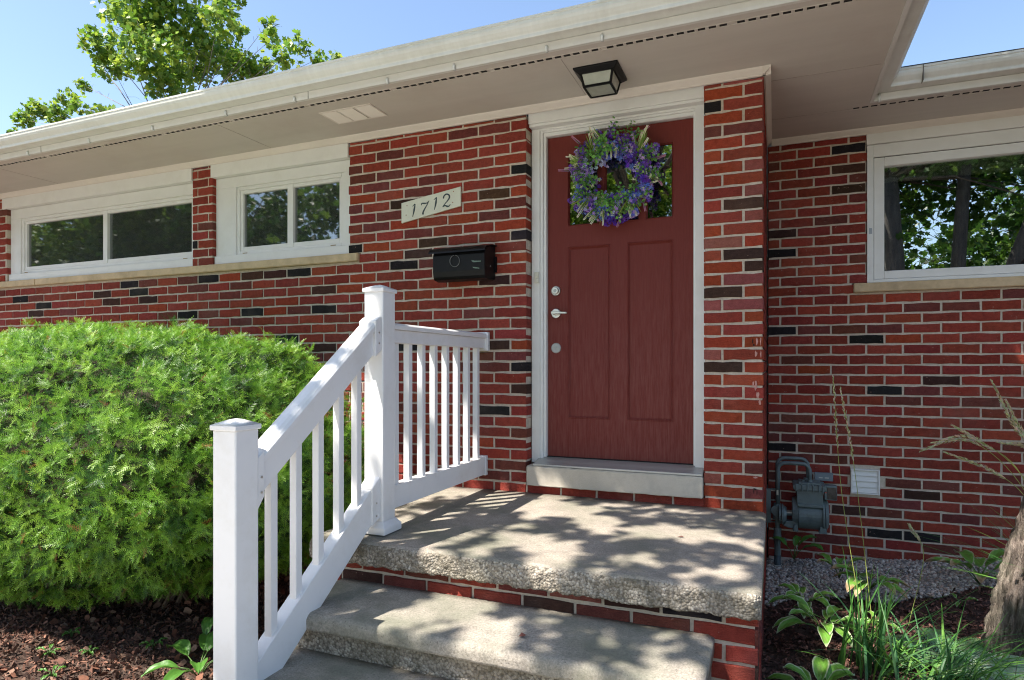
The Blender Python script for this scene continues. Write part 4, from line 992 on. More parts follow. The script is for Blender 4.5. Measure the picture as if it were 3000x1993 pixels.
for (a, r, dx, dz) in ((2.35, .30, -.7, .7), (.95, .27, .8, .5), (-.15, .26, .5, -.8), (-.75, .25, .2, -1), (4.9, .26, -.3, -.9), (.25, .25, 1, .2), (2.95, .28, -1, .1)):
    put(pinkpl, "pink_plume", wp(a, r, -.01), (dx, -.15, dz), 1.0)
for i in range(26):   # small cream umbels
    a = rs.uniform(0, 2*math.pi); r = rs.uniform(.13, .285); b = MB()
    for k in range(12):
        d = Vector((rs.gauss(0, 1), -abs(rs.gauss(0, 1)) - .3, rs.gauss(0, 1))).normalized()*rs.uniform(.008, .016); s = .0032
        b.add([d + Vector((-s, 0, 0)), d + Vector((0, 0, -s)), d + Vector((s, 0, 0)), d + Vector((0, 0, s))], [(0, 1, 2, 3)], (.52, .56, .30) if k % 3 else (.66, .68, .45))
    o = b.build("cream_umbel", M_PETAL); o.parent = wr; o.location = wp(a, r, -.042) - Vector(wr.location)

# ------------------------------------------------------------------ yew bush
def yew():
    root = tag(empty("yew_bush", (-3.7, -1.1, -.58)), "clipped bright green yew bush in front of the small windows", "bush")
    C = np.array([-3.74, -1.02, .22]); A = np.array([1.60, .98, .80])
    nl = 13; tv = []; tf = []; tcol = []
    L_ = .075
    def quad(p, d, wd, c0, c1):
        o = len(tv); s = np.cross(d, [0, 0, 1.0]); s = s / (np.linalg.norm(s) + 1e-9) * wd
        tv.extend([p - s*.5, p + d*.45 - s, p + d, p + d*.45 + s]); tf.append([o, o+1, o+2, o+3]); tcol.extend([c0, c0, c1, c0])
    for i in range(nl):
        t = i / nl; side = 1 if i % 2 else -1
        ln = .024 * (1 - .35*t) * (0.75 + .5*random.random())
        d = np.array([side*.86, .50 + .35*t, random.uniform(-.25, .32)]); d = d/np.linalg.norm(d)*ln
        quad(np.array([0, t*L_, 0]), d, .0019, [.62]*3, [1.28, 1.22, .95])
    quad(np.array([0., L_*.97, 0]), np.array([0, .017, .003]), .0016, [1.1]*3, [1.3, 1.22, .9])
    tv.extend([np.array([-.0012, 0, 0]), np.array([.0012, 0, 0]), np.array([.0008, L_, .0]), np.array([-.0008, L_, .0])]); tf.append([len(tv)-4, len(tv)-3, len(tv)-2, len(tv)-1]); tcol.extend([[.9, .8, .5]]*4)
    tv = np.array(tv); tf = np.array(tf); tcol = np.array(tcol)
    def surf(n, depth, shell=True):
        u = RNG.normal(size=(n*3, 3)); u /= np.linalg.norm(u, axis=1, keepdims=True)
        e = 2.5; k = (np.abs(u)**e).sum(1)**(-1/e); p = u*k[:, None]
        # lumpy outline
        lump = np.array([noise.noise(Vector(q*2.6)) * .085 + noise.noise(Vector(q*7.0)) * .075 + max(0, noise.noise(Vector(q*16))-.25) * .12 for q in p])
        nr = np.sign(p) * np.abs(p)**(e-1) / A; nr /= np.linalg.norm(nr, axis=1, keepdims=True)
        tp = 1 - .22*np.clip(-p[:, 2], 0, 1)**1.5; q_ = p.copy(); q_[:, 0] *= tp; q_[:, 1] *= tp
        P = C + q_*A*(1 + lump[:, None]) - nr*depth*RNG.random((len(p), 1))
        keep = (P[:, 2] > -.43 + .11*np.clip((P[:, 0] + 3.5)/1.2, 0, 1)) & (P[:, 1] < -.10) & ~((nr[:, 1] > .55) & (P[:, 2] < .7)) & (P[:, 0] > -5.1)
        return P[keep][:n], nr[keep][:n], lump[keep][:n]
    # starburst tufts: sprays fan out flat round the tip of each twig
    Pc, nc, lc = surf(8600, .085)
    k = 6; ang = RNG.uniform(0, 2*math.pi, (len(Pc), 1)) + np.arange(k)[None]*2*math.pi/k + RNG.normal(size=(len(Pc), k))*.35
    t1 = np.cross(nc, RNG.normal(size=nc.shape)); t1 /= np.linalg.norm(t1, axis=1, keepdims=True); t2 = np.cross(nc, t1)
    tilt = RNG.uniform(.25, 1.0, (len(Pc), k, 1)); axis = nc + RNG.normal(size=nc.shape)*.35 + np.array([0, 0, .12]); axis[Pc[:, 2] < .0, 2] -= .45
    d = (axis[:, None]*tilt + t1[:, None]*np.cos(ang)[..., None] + t2[:, None]*np.sin(ang)[..., None]*1.0).reshape(-1, 3)
    P = np.repeat(Pc, k, 0) + RNG.normal(size=(len(Pc)*k, 3))*.006; nr = np.repeat(nc, k, 0); lump = np.repeat(lc, k, 0)
    spin = nr + RNG.normal(size=P.shape)*.35
    Mx = frames(d, spin, RNG.uniform(.42, .82, len(P)))
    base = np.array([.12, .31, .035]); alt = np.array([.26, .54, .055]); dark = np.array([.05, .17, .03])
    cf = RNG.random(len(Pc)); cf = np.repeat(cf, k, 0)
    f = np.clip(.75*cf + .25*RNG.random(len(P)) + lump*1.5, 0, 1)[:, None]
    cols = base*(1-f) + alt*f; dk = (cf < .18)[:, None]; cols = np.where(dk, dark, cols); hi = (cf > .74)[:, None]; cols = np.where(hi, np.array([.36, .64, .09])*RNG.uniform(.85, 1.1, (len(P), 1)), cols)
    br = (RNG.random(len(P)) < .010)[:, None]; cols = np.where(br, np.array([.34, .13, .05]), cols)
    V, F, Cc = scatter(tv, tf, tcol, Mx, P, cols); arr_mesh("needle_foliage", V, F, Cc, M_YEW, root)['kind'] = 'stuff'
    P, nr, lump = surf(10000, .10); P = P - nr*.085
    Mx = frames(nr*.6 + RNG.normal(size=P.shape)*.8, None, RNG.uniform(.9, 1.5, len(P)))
    V, F, Cc = scatter(tv, tf, tcol, Mx, P, np.tile(np.array([.035, .09, .02]), (len(P), 1))); arr_mesh("inner_foliage", V, F, Cc, M_YEW, root)['kind'] = 'stuff'  # inner sprigs tinted dark, painting shade into gaps between tufts
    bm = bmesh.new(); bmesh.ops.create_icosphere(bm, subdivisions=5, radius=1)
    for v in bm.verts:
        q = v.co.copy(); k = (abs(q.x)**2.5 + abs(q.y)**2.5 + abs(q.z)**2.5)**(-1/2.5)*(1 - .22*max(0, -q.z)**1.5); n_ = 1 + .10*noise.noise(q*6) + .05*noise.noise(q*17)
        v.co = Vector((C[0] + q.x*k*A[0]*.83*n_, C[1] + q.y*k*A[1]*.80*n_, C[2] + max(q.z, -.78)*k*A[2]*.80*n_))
    me = bpy.data.meshes.new("shaded_core"); bm.to_mesh(me); bm.free(); me.materials.append(simple("yew_core_shade", (.045, .038, .02), .95, .6, 30, bstr=1, bscale=60)); link("inner_core", me, root)  # solid dark filler; the bush's inner shade is put into its colour
    b = MB()
    for i in range(160):
        a = random.uniform(0, 2*math.pi); e = random.uniform(.05, 1.3); end = Vector((C[0] + A[0]*.86*math.cos(a)*math.cos(e*.7), C[1] + A[1]*.86*math.sin(a)*math.cos(e*.7), C[2] + A[2]*.86*math.sin(e) - .1))
        st = Vector((C[0] + random.uniform(-.7, .7), C[1] + random.uniform(-.2, .2), -.60)); mid = (st + end)/2 + Vector((random.uniform(-.1, .1), random.uniform(-.1, .1), random.uniform(-.12, .05)))
        b.tube([st, mid, end], [.013, .008, .003], 5)
    b.build("branches", M_TWIG, root)
yew()

# ------------------------------------------------------------------ mulch, litter, gravel
def chips(name, n, region, smin, smax, cols, lift=.012, tilt=.45, wratio=.42, mat=M_CHIP, label=None):
    xs, ys = region(n); P = np.stack([xs, ys, np.zeros(len(xs))], 1)
    P[:, 2] = [ground_z(x, y) + .022*noise.noise(Vector((x*2.2, y*2.2, 1))) + .012*noise.noise(Vector((x*11, y*11, 4))) for x, y in zip(xs, ys)]
    P[:, 2] += RNG.random(len(xs))*lift + .003
    tv = np.array([[-.5, -.5, 0], [-.1, -.62, .06], [.5, -.35, 0], [.56, .3, .05], [.05, .60, -.03], [-.48, .42, .03]]) * np.array([1, wratio, .35])
    tv = tv[:, [1, 0, 2]]
    d = np.stack([RNG.normal(size=len(xs)), RNG.normal(size=len(xs)), RNG.normal(size=len(xs))*tilt], 1)
    spin = np.array([[0, 0, 1.0]]) + RNG.normal(size=P.shape)*tilt
    Mx = frames(d, spin, RNG.uniform(smin, smax, len(xs)))
    ci = RNG.integers(0, len(cols), len(xs)); C = np.array(cols)[ci]*RNG.uniform(.7, 1.3, (len(xs), 1))
    V, F, Cc = scatter(tv, np.array([[0, 1, 2, 3, 4, 5]]), np.ones((6, 3)), Mx, P, C)
    o = arr_mesh(name, V, F, Cc, mat); tag(o, label, 'mulch' if 'mulch' in name else 'leaf litter', None, 'stuff'); return o
MC = [(.13, .058, .038), (.18, .08, .052), (.08, .036, .024), (.055, .028, .02), (.24, .12, .08), (.12, .075, .055), (.09, .06, .045)]
def reg_left(n):
    x = RNG.uniform(-4.6, -1.85, n*2); y = RNG.uniform(-2.75, -.3, n*2); k = ~((x > -2.02) & (y > -2.1)); return x[k][:n], y[k][:n]
def edge_y(x): return .30 + .30*np.clip(x, 0, 2) + .06*np.sin(x*7) + .03*np.sin(x*19)
def reg_right(n):
    x = RNG.uniform(-.06, 2.0, n*2); y = RNG.uniform(-1.9, 1.0, n*2); k = (y < edge_y(x) + .02); return x[k][:n], y[k][:n]
chips("bark_mulch", 36000, reg_left, .008, .028, MC, .016, .75, .34, label="brown bark mulch and leaf litter under the yew")
chips("bark_mulch", 26000, reg_right, .008, .028, [(.11, .05, .035), (.16, .075, .055), (.07, .032, .022), (.045, .024, .018), (.26, .12, .09)], label="reddish bark mulch in the right hand bed")
chips("leaf_litter", 1900, reg_left, .016, .042, [(.21, .09, .055), (.13, .06, .04), (.27, .16, .11), (.16, .09, .06)], .03, .9, .7, label="dead curled leaves lying on the mulch")
def gravel():
    n = 9000; x = RNG.uniform(-.05, 2.1, n*2); y = RNG.uniform(.25, 1.23, n*2); k = y > edge_y(x) - .02*RNG.random(n*2); x, y = x[k][:n], y[k][:n]
    P = np.stack([x, y, np.array([ground_z(a, b_) for a, b_ in zip(x, y)]) + .012 + RNG.random(len(x))*.014], 1)
    bm = bmesh.new(); bmesh.ops.create_icosphere(bm, subdivisions=1, radius=1); tv = np.array([v.co[:] for v in bm.verts]); tf = np.array([[v.index for v in f.verts] for f in bm.faces]); bm.free()
    S = RNG.uniform(.6, 1.0, (len(x), 3))*RNG.uniform(.0095, .017, (len(x), 1)); S[:, 1] *= .75
    Mx = frames(np.array([[0, 0, 1.0]]) + RNG.normal(size=P.shape)*.5)*S[:, None, :]
    cols = np.array([(.50, .45, .39), (.38, .34, .30), (.28, .25, .23), (.56, .51, .45), (.42, .31, .25), (.20, .19, .18)])[RNG.integers(0, 6, len(x))]*RNG.uniform(.8, 1.2, (len(x), 1))
    V, F, C = scatter(tv, tf, np.ones((len(tv), 3)), Mx, P, cols)
    tag(arr_mesh("gravel", V, F, C, M_PEB, smooth=True), "grey pebble gravel along the foot of the recessed wall", "gravel", None, 'stuff')
gravel()
b = MB(); b.prism([(YR-.055, -.63), (YR-.045, -.585), (YR-.002, -.575), (YR-.002, -.66), (YR-.055, -.66)], -.04, 2.5, 'x')
ft = b.build("mortar_footing", M_MORTAR, house, bevel=.005)

# ------------------------------------------------------------------ plants
def hosta(loc, leaves, label, variegated=True, size=.13, seed=1, brown=False, group=None, stem=True):
    rnd = random.Random(seed); root = tag(empty("hosta", loc), label, "plant", group)
    for (az, el, sc_) in leaves:
        b = MB(); L_ = size*sc_; wd = L_*.30; nu, nv = 9, 8
        ca, sa = math.cos(az), math.sin(az); st = Vector((0, 0, 0)); pet = .55*L_ if stem else .1*L_
        base = Vector((ca*pet*math.cos(el), sa*pet*math.cos(el), pet*math.sin(el) + .01))
        vs = []; cs = []
        for i in range(nu+1):
            u = i/nu; e = el - u*1.0; r = L_*u
            c = base + Vector((ca*r*math.cos(el*.6), sa*r*math.cos(el*.6), L_*(math.sin(el)*u - .55*u*u)))
            half = wd*1.75*(u**.62)*((1 - u)**.72) if 0 < u < 1 else .0008
            for j in range(nv+1):
                v = (j/nv)*2 - 1; side = Vector((-sa, ca, 0))
                z = abs(v)**1.4*half*.45 + .004*math.cos(v*9)*(1-abs(v)) + .003*math.sin(u*14 + v*3)
                vs.append(c + side*v*half + Vector((0, 0, z)))
                g = (.13, .31, .04) if (j + i) % 2 else (.17, .37, .055)
                if variegated and (abs(v) > .82 or u > .93): g = (.62, .68, .46)
                elif variegated and abs(v) < .3 and rnd.random() < .25: g = (.16, .26, .05)
                if brown and (u > .7 or (abs(v) > .75 and rnd.random() < .6)): g = rnd.choice([(.42, .30, .16), (.50, .42, .26), (.34, .20, .10)])
                if not variegated: g = (.07, .20, .03) if j % 2 else (.10, .25, .04)
                cs.append(g)
        o = len(b.v); b.v += [tuple(v) for v in vs]; b.c += cs
        for i in range(nu):
            for j in range(nv): b.f.append((i*(nv+1)+j, i*(nv+1)+j+1, (i+1)*(nv+1)+j+1, (i+1)*(nv+1)+j)); b.mi.append(0)
        lf = b.build("leaf", M_HOSTA, None, smooth=True); lf.parent = root
        if stem:
            b = MB(); b.tube([(0, 0, -.01), base*.55 + Vector((0, 0, .012)), base], [.0032, .0028, .002], 6, (.10, .19, .05)); s_ = b.build("stalk", M_HOSTA, None, smooth=True); s_.parent = root
    return root
def ring_leaves(n, el0, el1, seed, s0=.8, s1=1.15): 
    r = random.Random(seed); return [(2*math.pi*k/n + r.uniform(-.3, .3), r.uniform(el0, el1), r.uniform(s0, s1)) for k in range(n)]
gz = ground_z
hosta((.215, -.30, -.50), ring_leaves(8, .15, .50, 3) + ring_leaves(5, .6, 1.0, 4), "bright white edged hosta beside the porch brick corner", size=.150, seed=3)
hosta((.15, -.02, -.48), ring_leaves(9, .25, .8, 8), "darker hosta with few leaves just behind the bright one", size=.14, seed=8)
hosta((.165, -.87, -.60), ring_leaves(9, .4, .9, 5) + ring_leaves(4, 1.0, 1.3, 6), "large white edged hosta at the bottom edge of the right bed", size=.155, seed=5)
hosta((.49, .30, -.44), ring_leaves(11, .2, .8, 9), "scorched hosta with brown tips on the gravel edge", size=.16, seed=9, brown=True)
hosta((.36, .55, -.47), ring_leaves(5, .6, 1.2, 13), "small scorched hosta behind the grass clump", size=.13, seed=13, brown=True)
hosta((1.10, .70, -.46), ring_leaves(10, .5, 1.2, 10), "tall dark hosta with brown tips behind the tree trunk", size=.18, seed=10, brown=True)
hosta((.50, .02, -.555), ring_leaves(7, .3, .8, 15, .6, .9), "little pale hosta seedling among the grass", size=.09, seed=15)
hosta((.92, .33, -.49), ring_leaves(3, .3, .8, 17, .6, .9), "tiny hosta shoot in the dark mulch left of the trunk", size=.07, seed=17)
hosta((-2.38, -1.66, -.585), ring_leaves(8, .35, .9, 20), "plain green hosta on the mulch beside the lower railing post", False, .17, 20)
hosta((-2.50, -1.52, -.57), [(2.2, 1.25, 1.0)], "single green hosta leaf standing above the mulch", False, .13, 22)
for i, (x, y) in enumerate(((-3.18, -1.80), (-3.02, -1.72), (-2.95, -1.93), (-2.80, -1.55), (-3.3, -1.62))):
    hosta((x, y, -.575), ring_leaves(5, .3, .8, 30+i, .6, 1), ["round leaved seedling at the far left of the mulch", "round leaved seedling second from the left on the mulch", "round leaved seedling nearest the bottom edge of the mulch", "round leaved seedling closest to the railing post", "round leaved seedling closest to the yew"][i], False, .045, 30+i, group="seedlings in the mulch")
hosta((.02 + .10, .95, -.50), [(.2, 1.2, 1.0), (2.6, .9, .9), (-.6, .8, 1.1), (1.2, 1.3, .8)], "leggy green plant growing in front of the gas meter", False, .15, 41)

def blade(b, p0, az, ln, lean, wd, col, drop=.9, n=7):
    ca, sa = math.cos(az), math.sin(az); vs = []; pts = []
    for i in range(n+1):
        t = i/n; r = ln*lean*(t**1.5); z = ln*(t*(1 - .15*lean) - drop*lean*t*t*.55)
        pts.append(Vector((p0[0] + ca*r, p0[1] + sa*r, p0[2] + z)))
    for i, p in enumerate(pts):
        t = i/n; h = wd*(1 - t**2.2)*(.6 + .8*min(t*3, 1))/1.4 + .0002; s = Vector((-sa, ca, 0))*h
        vs += [p - s, p + Vector((0, 0, h*.35)), p + s]
    k = len(b.v); b.v += [tuple(v) for v in vs]; 
    for i in range(len(pts)): 
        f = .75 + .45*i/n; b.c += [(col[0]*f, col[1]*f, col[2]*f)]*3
    for i in range(n):
        for j in range(2): b.f.append((k+3*i+j, k+3*i+j+1, k+3*i+j+4, k+3*i+j+3)); b.mi.append(0)
    return pts
def clump(loc, n, label, hmin, hmax, seed, spread=.10, leans=(.15, 1.0), heads=(), azr=None, cat="grass"):
    r = random.Random(seed); root = tag(empty("ornamental_grass", loc), label, cat)
    b = MB(); GC = [(.07, .21, .045), (.10, .27, .05), (.06, .18, .06), (.14, .31, .05), (.06, .16, .04)]
    for i in range(n):
        az = r.uniform(0, 2*math.pi) if azr is None else r.gauss(azr[0], azr[1])
        p = (r.gauss(0, spread), r.gauss(0, spread), 0)
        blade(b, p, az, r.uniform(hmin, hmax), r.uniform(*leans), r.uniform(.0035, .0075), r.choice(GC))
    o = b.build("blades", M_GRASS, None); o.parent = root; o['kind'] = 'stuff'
    for (pts, hl) in heads:
        P = catmull([Vector(q) - Vector(loc) for q in pts], 8) if len(pts) > 2 else [tuple(Vector(q) - Vector(loc)) for q in pts]
        b = MB(); b.tube(P, .0017, 5, (.34, .38, .09)); o = b.build("stalk", M_GRASS, None); o.parent = root
        b = MB(); m = len(P); st = int(m*(1 - hl))
        for i in range(st, m-1):
            for s in range(16):
                t = (i + s/16 - st)/(m - st); p = Vector(P[i]).lerp(Vector(P[i+1]), s/16); d = (Vector(P[i+1]) - Vector(P[i])).normalized()
                o_ = Vector((r.gauss(0, 1), r.gauss(0, 1), r.gauss(0, 1))).normalized(); q = (d*1.3 + o_*.5).normalized()*.020
                wv = q.cross(o_).normalized()*.0034; off = o_*.0075*math.sin(math.pi*min(1, t*1.1 + .08))
                c = [x*r.uniform(.75, 1.2) for x in (.66, .60, .38)]
                b.add([p + off, p + off + q*.5 + wv, p + off + q, p + off + q*.5 - wv], [(0, 1, 2, 3)], c)
        o = b.build("seed_head", M_GRASS, None); o.parent = root
    return root
clump((.39, -.50, -.59), 58, "green grass clump with two tall thin seed stalks in the right bed", .25, .66, 2, .045, (.06, .65), azr=(-.3, 1.3),
      heads=[([(.42, -.1, -.55), (.34, .15, .1), (.308, .30, .736)], .34), ([(.46, -.1, -.55), (.41, .2, .2), (.346, .30, .668)], .45), ([(.62, -.05, -.5), (.74, .25, -.22), (.684, .30, -.075)], .30)])
clump((.62, -.74, -.575), 170, "low arching grass clump at the bottom edge of the right bed", .30, .62, 4, .13, (.45, 1.05), azr=(-.3, 1.1))
clump((1.33, -.15, -.50), 46, "tall feathery grass leaning over from behind the tree trunk", .5, .95, 6, .06, (.35, .9), azr=(3.0, .7),
      heads=[([(1.30, .0, -.3), (1.16, .15, .22), (.93, .2, .43), (.721, .2, .35)], .42), ([(1.30, .0, -.3), (1.15, .15, .18), (.96, .2, .40), (.775, .2, .395)], .40), ([(1.30, .0, -.3), (1.14, .15, .25), (.99, .2, .40), (.865, .2, .486)], .45),
             ([(1.32, .0, -.3), (1.22, .15, .30), (1.12, .2, .50), (1.03, .2, .72)], .55), ([(1.32, .0, -.3), (1.17, .15, .12), (1.03, .2, .26), (.83, .2, .345)], .45), ([(1.32, .0, -.3), (1.26, .15, .2), (1.18, .2, .38), (1.06, .2, .41)], .40),
             ([(1.32, .0, -.3), (1.25, .15, .2), (1.16, .2, .45), (1.09, .2, .62)], .5)])
def fern(loc, fronds, label, pale=False, seed=0, scale=1.0):
    r = random.Random(seed); root = tag(empty("fern", loc), label, "fern")
    for (az, ln, lift) in fronds:
        b = MB(); ln *= scale; ca, sa = math.cos(az), math.sin(az); n = 26; side = Vector((-sa, ca, 0))
        pts = [Vector((ca*ln*t*.9, sa*ln*t*.9, ln*(lift*t - .75*lift*t*t - .12*t*t))) for t in [i/n for i in range(n+1)]]
        base = (.16, .30, .14) if not pale else (.36, .50, .30)
        b.tube(pts, [.0016]*n + [.0005], 4, (.11, .07, .06))
        for i in range(3, n):
            t = i/n; pl_ = ln*.30*math.sin(math.pi*(t*.86 + .10))**.9; d = (pts[i] - pts[i-1]).normalized()
            for s in (-1, 1):
                pd = (side*s + d*.45 + Vector((0, 0, -.12))).normalized()
                m = 5
                for k in range(m):   # toothed leaflets along each pinna
                    u = k/m; p = pts[i] + pd*pl_*u; q = pl_*.30*(1 - u*.75)
                    for s2 in (-1, 1):
                        e = (pd*.6 + d*s2).normalized()*q; wv = pd*q*.36
                        c = [x*r.uniform(.8, 1.2) for x in base]
                        b.add([p - wv, p + e, p + wv], [(0, 1, 2)], c)
        o = b.build("frond", M_HOSTA, None); o.parent = root
    return root
fern((.72, -.38, -.53), [(2.6, .34, .55), (.6, .38, .7), (-.4, .40, .6), (-1.2, .36, .5), (1.7, .34, .8), (3.6, .30, .45)], "grey green painted fern in the middle of the right bed", False, 1)
fern((.87, -.68, -.50), [(2.9, .30, .8), (1.2, .34, .9), (.2, .36, .8), (2.1, .34, .9)], "pale silvery fern at the bottom right corner", True, 2)

# trunk on the right
def trunk_tree():
    root = tag(empty("garden_tree", (1.26, .0, -.6)), "leaning grey barked tree trunk at the right edge of the bed", "tree")
    P = catmull([(.985, -.32, -.72), (.985, -.31, -.50), (1.025, -.30, -.20), (1.085, -.28, .05), (1.20, -.24, .40), (1.50, -.15, 1.0), (1.95, .0, 1.7), (2.35, -.1, 2.5)], 30)
    n = 120; V = []; m = len(P)
    for i, p in enumerate(P):
        t = i/(m-1); z = p[2]; rad = .104*(1 - .45*t) + .030*math.exp(-max(0, z + .62)*7)
        for k in range(n):
            a = 2*math.pi*k/n; d = Vector((math.cos(a), math.sin(a), 0))
            q = Vector((math.cos(a)*3.2, math.sin(a)*3.2, z*2.6)); rg = 1.2 - abs(noise.noise(q*2.2))*2.6 + noise.noise(q*6 + Vector((3, 3, 3)))*.5
            V.append(Vector(p) + d*(rad*(1 + .06*math.sin(3*a + z*3)) + .026*(rg - .5)))
    F = [(i*n+k, i*n+(k+1) % n, (i+1)*n+(k+1) % n, (i+1)*n+k) for i in range(m-1) for k in range(n)]
    me = bpy.data.meshes.new("trunk"); me.from_pydata([tuple(v) for v in V], [], F); me.shade_smooth(); me.materials.append(M_FURROW)
    link("trunk", me, root)
    tips = [(2.9, -.6, 3.3), (3.4, .1, 3.2), (2.6, -.9, 3.7), (3.2, -.9, 2.9), (2.6, .0, 3.9)]
    b = MB()
    for q in tips: b.tube([(2.33, -.1, 2.45), ((2.33+q[0])/2, (-.1+q[1])/2 + .1, (2.45+q[2])/2), q], [.05, .03, .012], 8)
    b.build("limbs", M_BARK, root, smooth=True)
    return root, tips
LEAF_TV = np.array([[0, 0, 0], [-.42, .18, .04], [-.30, .42, .0], [-.50, .66, .05], [-.17, .68, .0], [0, 1.05, -.05], [.17, .68, 0], [.50, .66, .05], [.30, .42, 0], [.42, .18, .04]])
LEAF_TF = np.array([[0, 1, 2, 3, 4, 5, 6, 7, 8, 9]])
SIMPLE_TV = np.array([[0, 0, 0], [-.42, .42, .06], [0, 1, 0], [.42, .42, .06]]); SIMPLE_TF = np.array([[0, 1, 2, 3]])
def leaves(parent, blobs, per, size, cols, big=True, reject=None, name="crown", flat=.75, hollow=.25):
    Ps = []; 
    for (x, y, z, r) in blobs:
        n = max(12, int(per*(r**2.2))); u = RNG.normal(size=(n, 3)); u /= np.linalg.norm(u, axis=1, keepdims=True)
        rr = r*(hollow + (1-hollow)*RNG.random((n, 1))**.55)
        lump = np.array([1 + .35*noise.noise(Vector(q)*2.3 + Vector((x, y, z))) for q in u])[:, None]
        Ps.append(np.array([x, y, z]) + u*rr*lump*np.array([1, 1, .85]))
    P = np.concatenate(Ps)
    # gather leaves round twig ends
    g = RNG.normal(size=P.shape)*.0
    cell = np.floor(P/(size*2.6)); k = (cell*np.array([12.99, 78.2, 37.7])).sum(1); keep = (np.sin(k*43.758)*.5+.5) > .30
    P = P[keep]
    if reject is not None: P = P[~reject(P)]
    up = np.array([0, 0, 1.0]); nrm = up*.9 + RNG.normal(size=P.shape)*.62
    d = RNG.normal(size=P.shape); d[:, 2] -= .25; M_ = frames(d, nrm, size*RNG.uniform(.6, 1.25, len(P)))
    ci = RNG.integers(0, len(cols), len(P)); C = np.array(cols)[ci]*RNG.uniform(.8, 1.2, (len(P), 1))
    V, F, Cc = scatter(LEAF_TV if big else SIMPLE_TV, LEAF_TF if big else SIMPLE_TF, np.ones((10 if big else 4, 3)), M_, P, C)
    o = arr_mesh(name, V, F, Cc, M_LEAF, parent); return o, P
gt, tips = trunk_tree()
leaves(gt, [(q[0]+.15, q[1], q[2]+.1, .55) for q in tips], 480, .075, [(.07, .15, .03), (.10, .19, .03)])

def limb_tree(name, label, base, fork, blobs, per, size, cols, r0=.2, group=None, big=True, reject=None, extra=(), thin=1.0, bark=None):
    root = tag(empty(name, base), label, "tree", group); b = MB()
    base, fork = Vector(base), Vector(fork)
    mid = base.lerp(fork, .5) + Vector((.08, .05, 0))
    b.tube([base - Vector((0, 0, .1)), base + Vector((0, 0, .3)), mid, fork], [r0*1.4, r0*1.05, r0*.9, r0*.72], 14)
    bark = bark or M_BARK
    b.build("trunk", bark, root, smooth=True)
    b = MB()
    for (x, y, z, r) in blobs:
        e = Vector((x, y, z)); m1 = fork.lerp(e, .45) + Vector((random.uniform(-.2, .2), random.uniform(-.2, .2), .12*(e - fork).length*random.uniform(.2, 1)))
        b.tube([fork, m1, e], [r0*thin*.38, r0*thin*.20, r0*thin*.05], 7)
        for k in range(5):
            d = Vector((random.gauss(0, 1), random.gauss(0, 1), random.uniform(-.2, 1.2))).normalized()*r*.85; s = m1.lerp(e, random.uniform(.4, 1))
            b.tube([s, s + d*.5 + Vector((0, 0, .05)), s + d], [r0*thin*.07, r0*thin*.045, r0*thin*.015], 5)
    for pts, ra, rb in extra: b.tube(pts, [ra + (rb-ra)*i/(len(pts)-1) for i in range(len(pts))], 8)
    b.build("limbs", bark, root, smooth=True)
    leaves(root, blobs, per, size, cols, big, reject); return root

# maple behind the left end of the house
GRN = [(.20, .34, .035), (.15, .28, .03), (.30, .42, .045), (.10, .21, .03), (.38, .46, .06), (.24, .36, .07)]
MAP = [(-12.005,4.58,7.013,.4),(-10.778,4.37,7.113,.5),(-10.306,4.83,7.314,.57),(-8.866,4.45,6.817,.35),(-10.263,4.31,6.367,.61),(-12.088,4.84,6.681,.34),(-10.926,5.67,7.038,.62),(-9.983,5.48,6.912,.46),(-9.401,5.42,6.452,.39),(-10.316,4.56,5.99,.44),(-8.346,5.06,6.896,.16),(-7.841,4.64,6.354,.17),(-7.47,4.48,5.921,.28),(-7.025,4.37,5.954,.19),(-6.761,4.54,5.764,.21),(-9.15,5.68,6.52,.33),(-12.838,5.53,8.414,.43),(-13.98,5.49,7.821,.12),(-9.894,5.48,8.284,.53),(-10.522,4.51,8.009,.75),(-9.882,4.7,5.663,.25),(-9.175,5.2,7.012,.14),(-9.69,5.37,7.653,.26),(-7.294,5.57,6.351,.11),(-16.192,5.61,6.551,.22),(-13.565,4.34,5.911,.24),(-13.932,5.17,6.496,.22),(-13.599,5.27,6.775,.15),(-12.73,5.01,5.963,.24),(-12.558,4.48,5.877,.2),(-12.25,4.96,5.94,.1),(-13.048,4.34,5.733,.27),(-16.729,5.7,6.378,.12),(-11.017,5.58,9.223,.96)]
limb_tree("maple_tree", "leafy maple rising behind the left end of the gutter", (-10.9, 5.2, -.6), (-10.8, 5.1, 4.6), MAP, 4200, .105, GRN, .20, thin=.22)

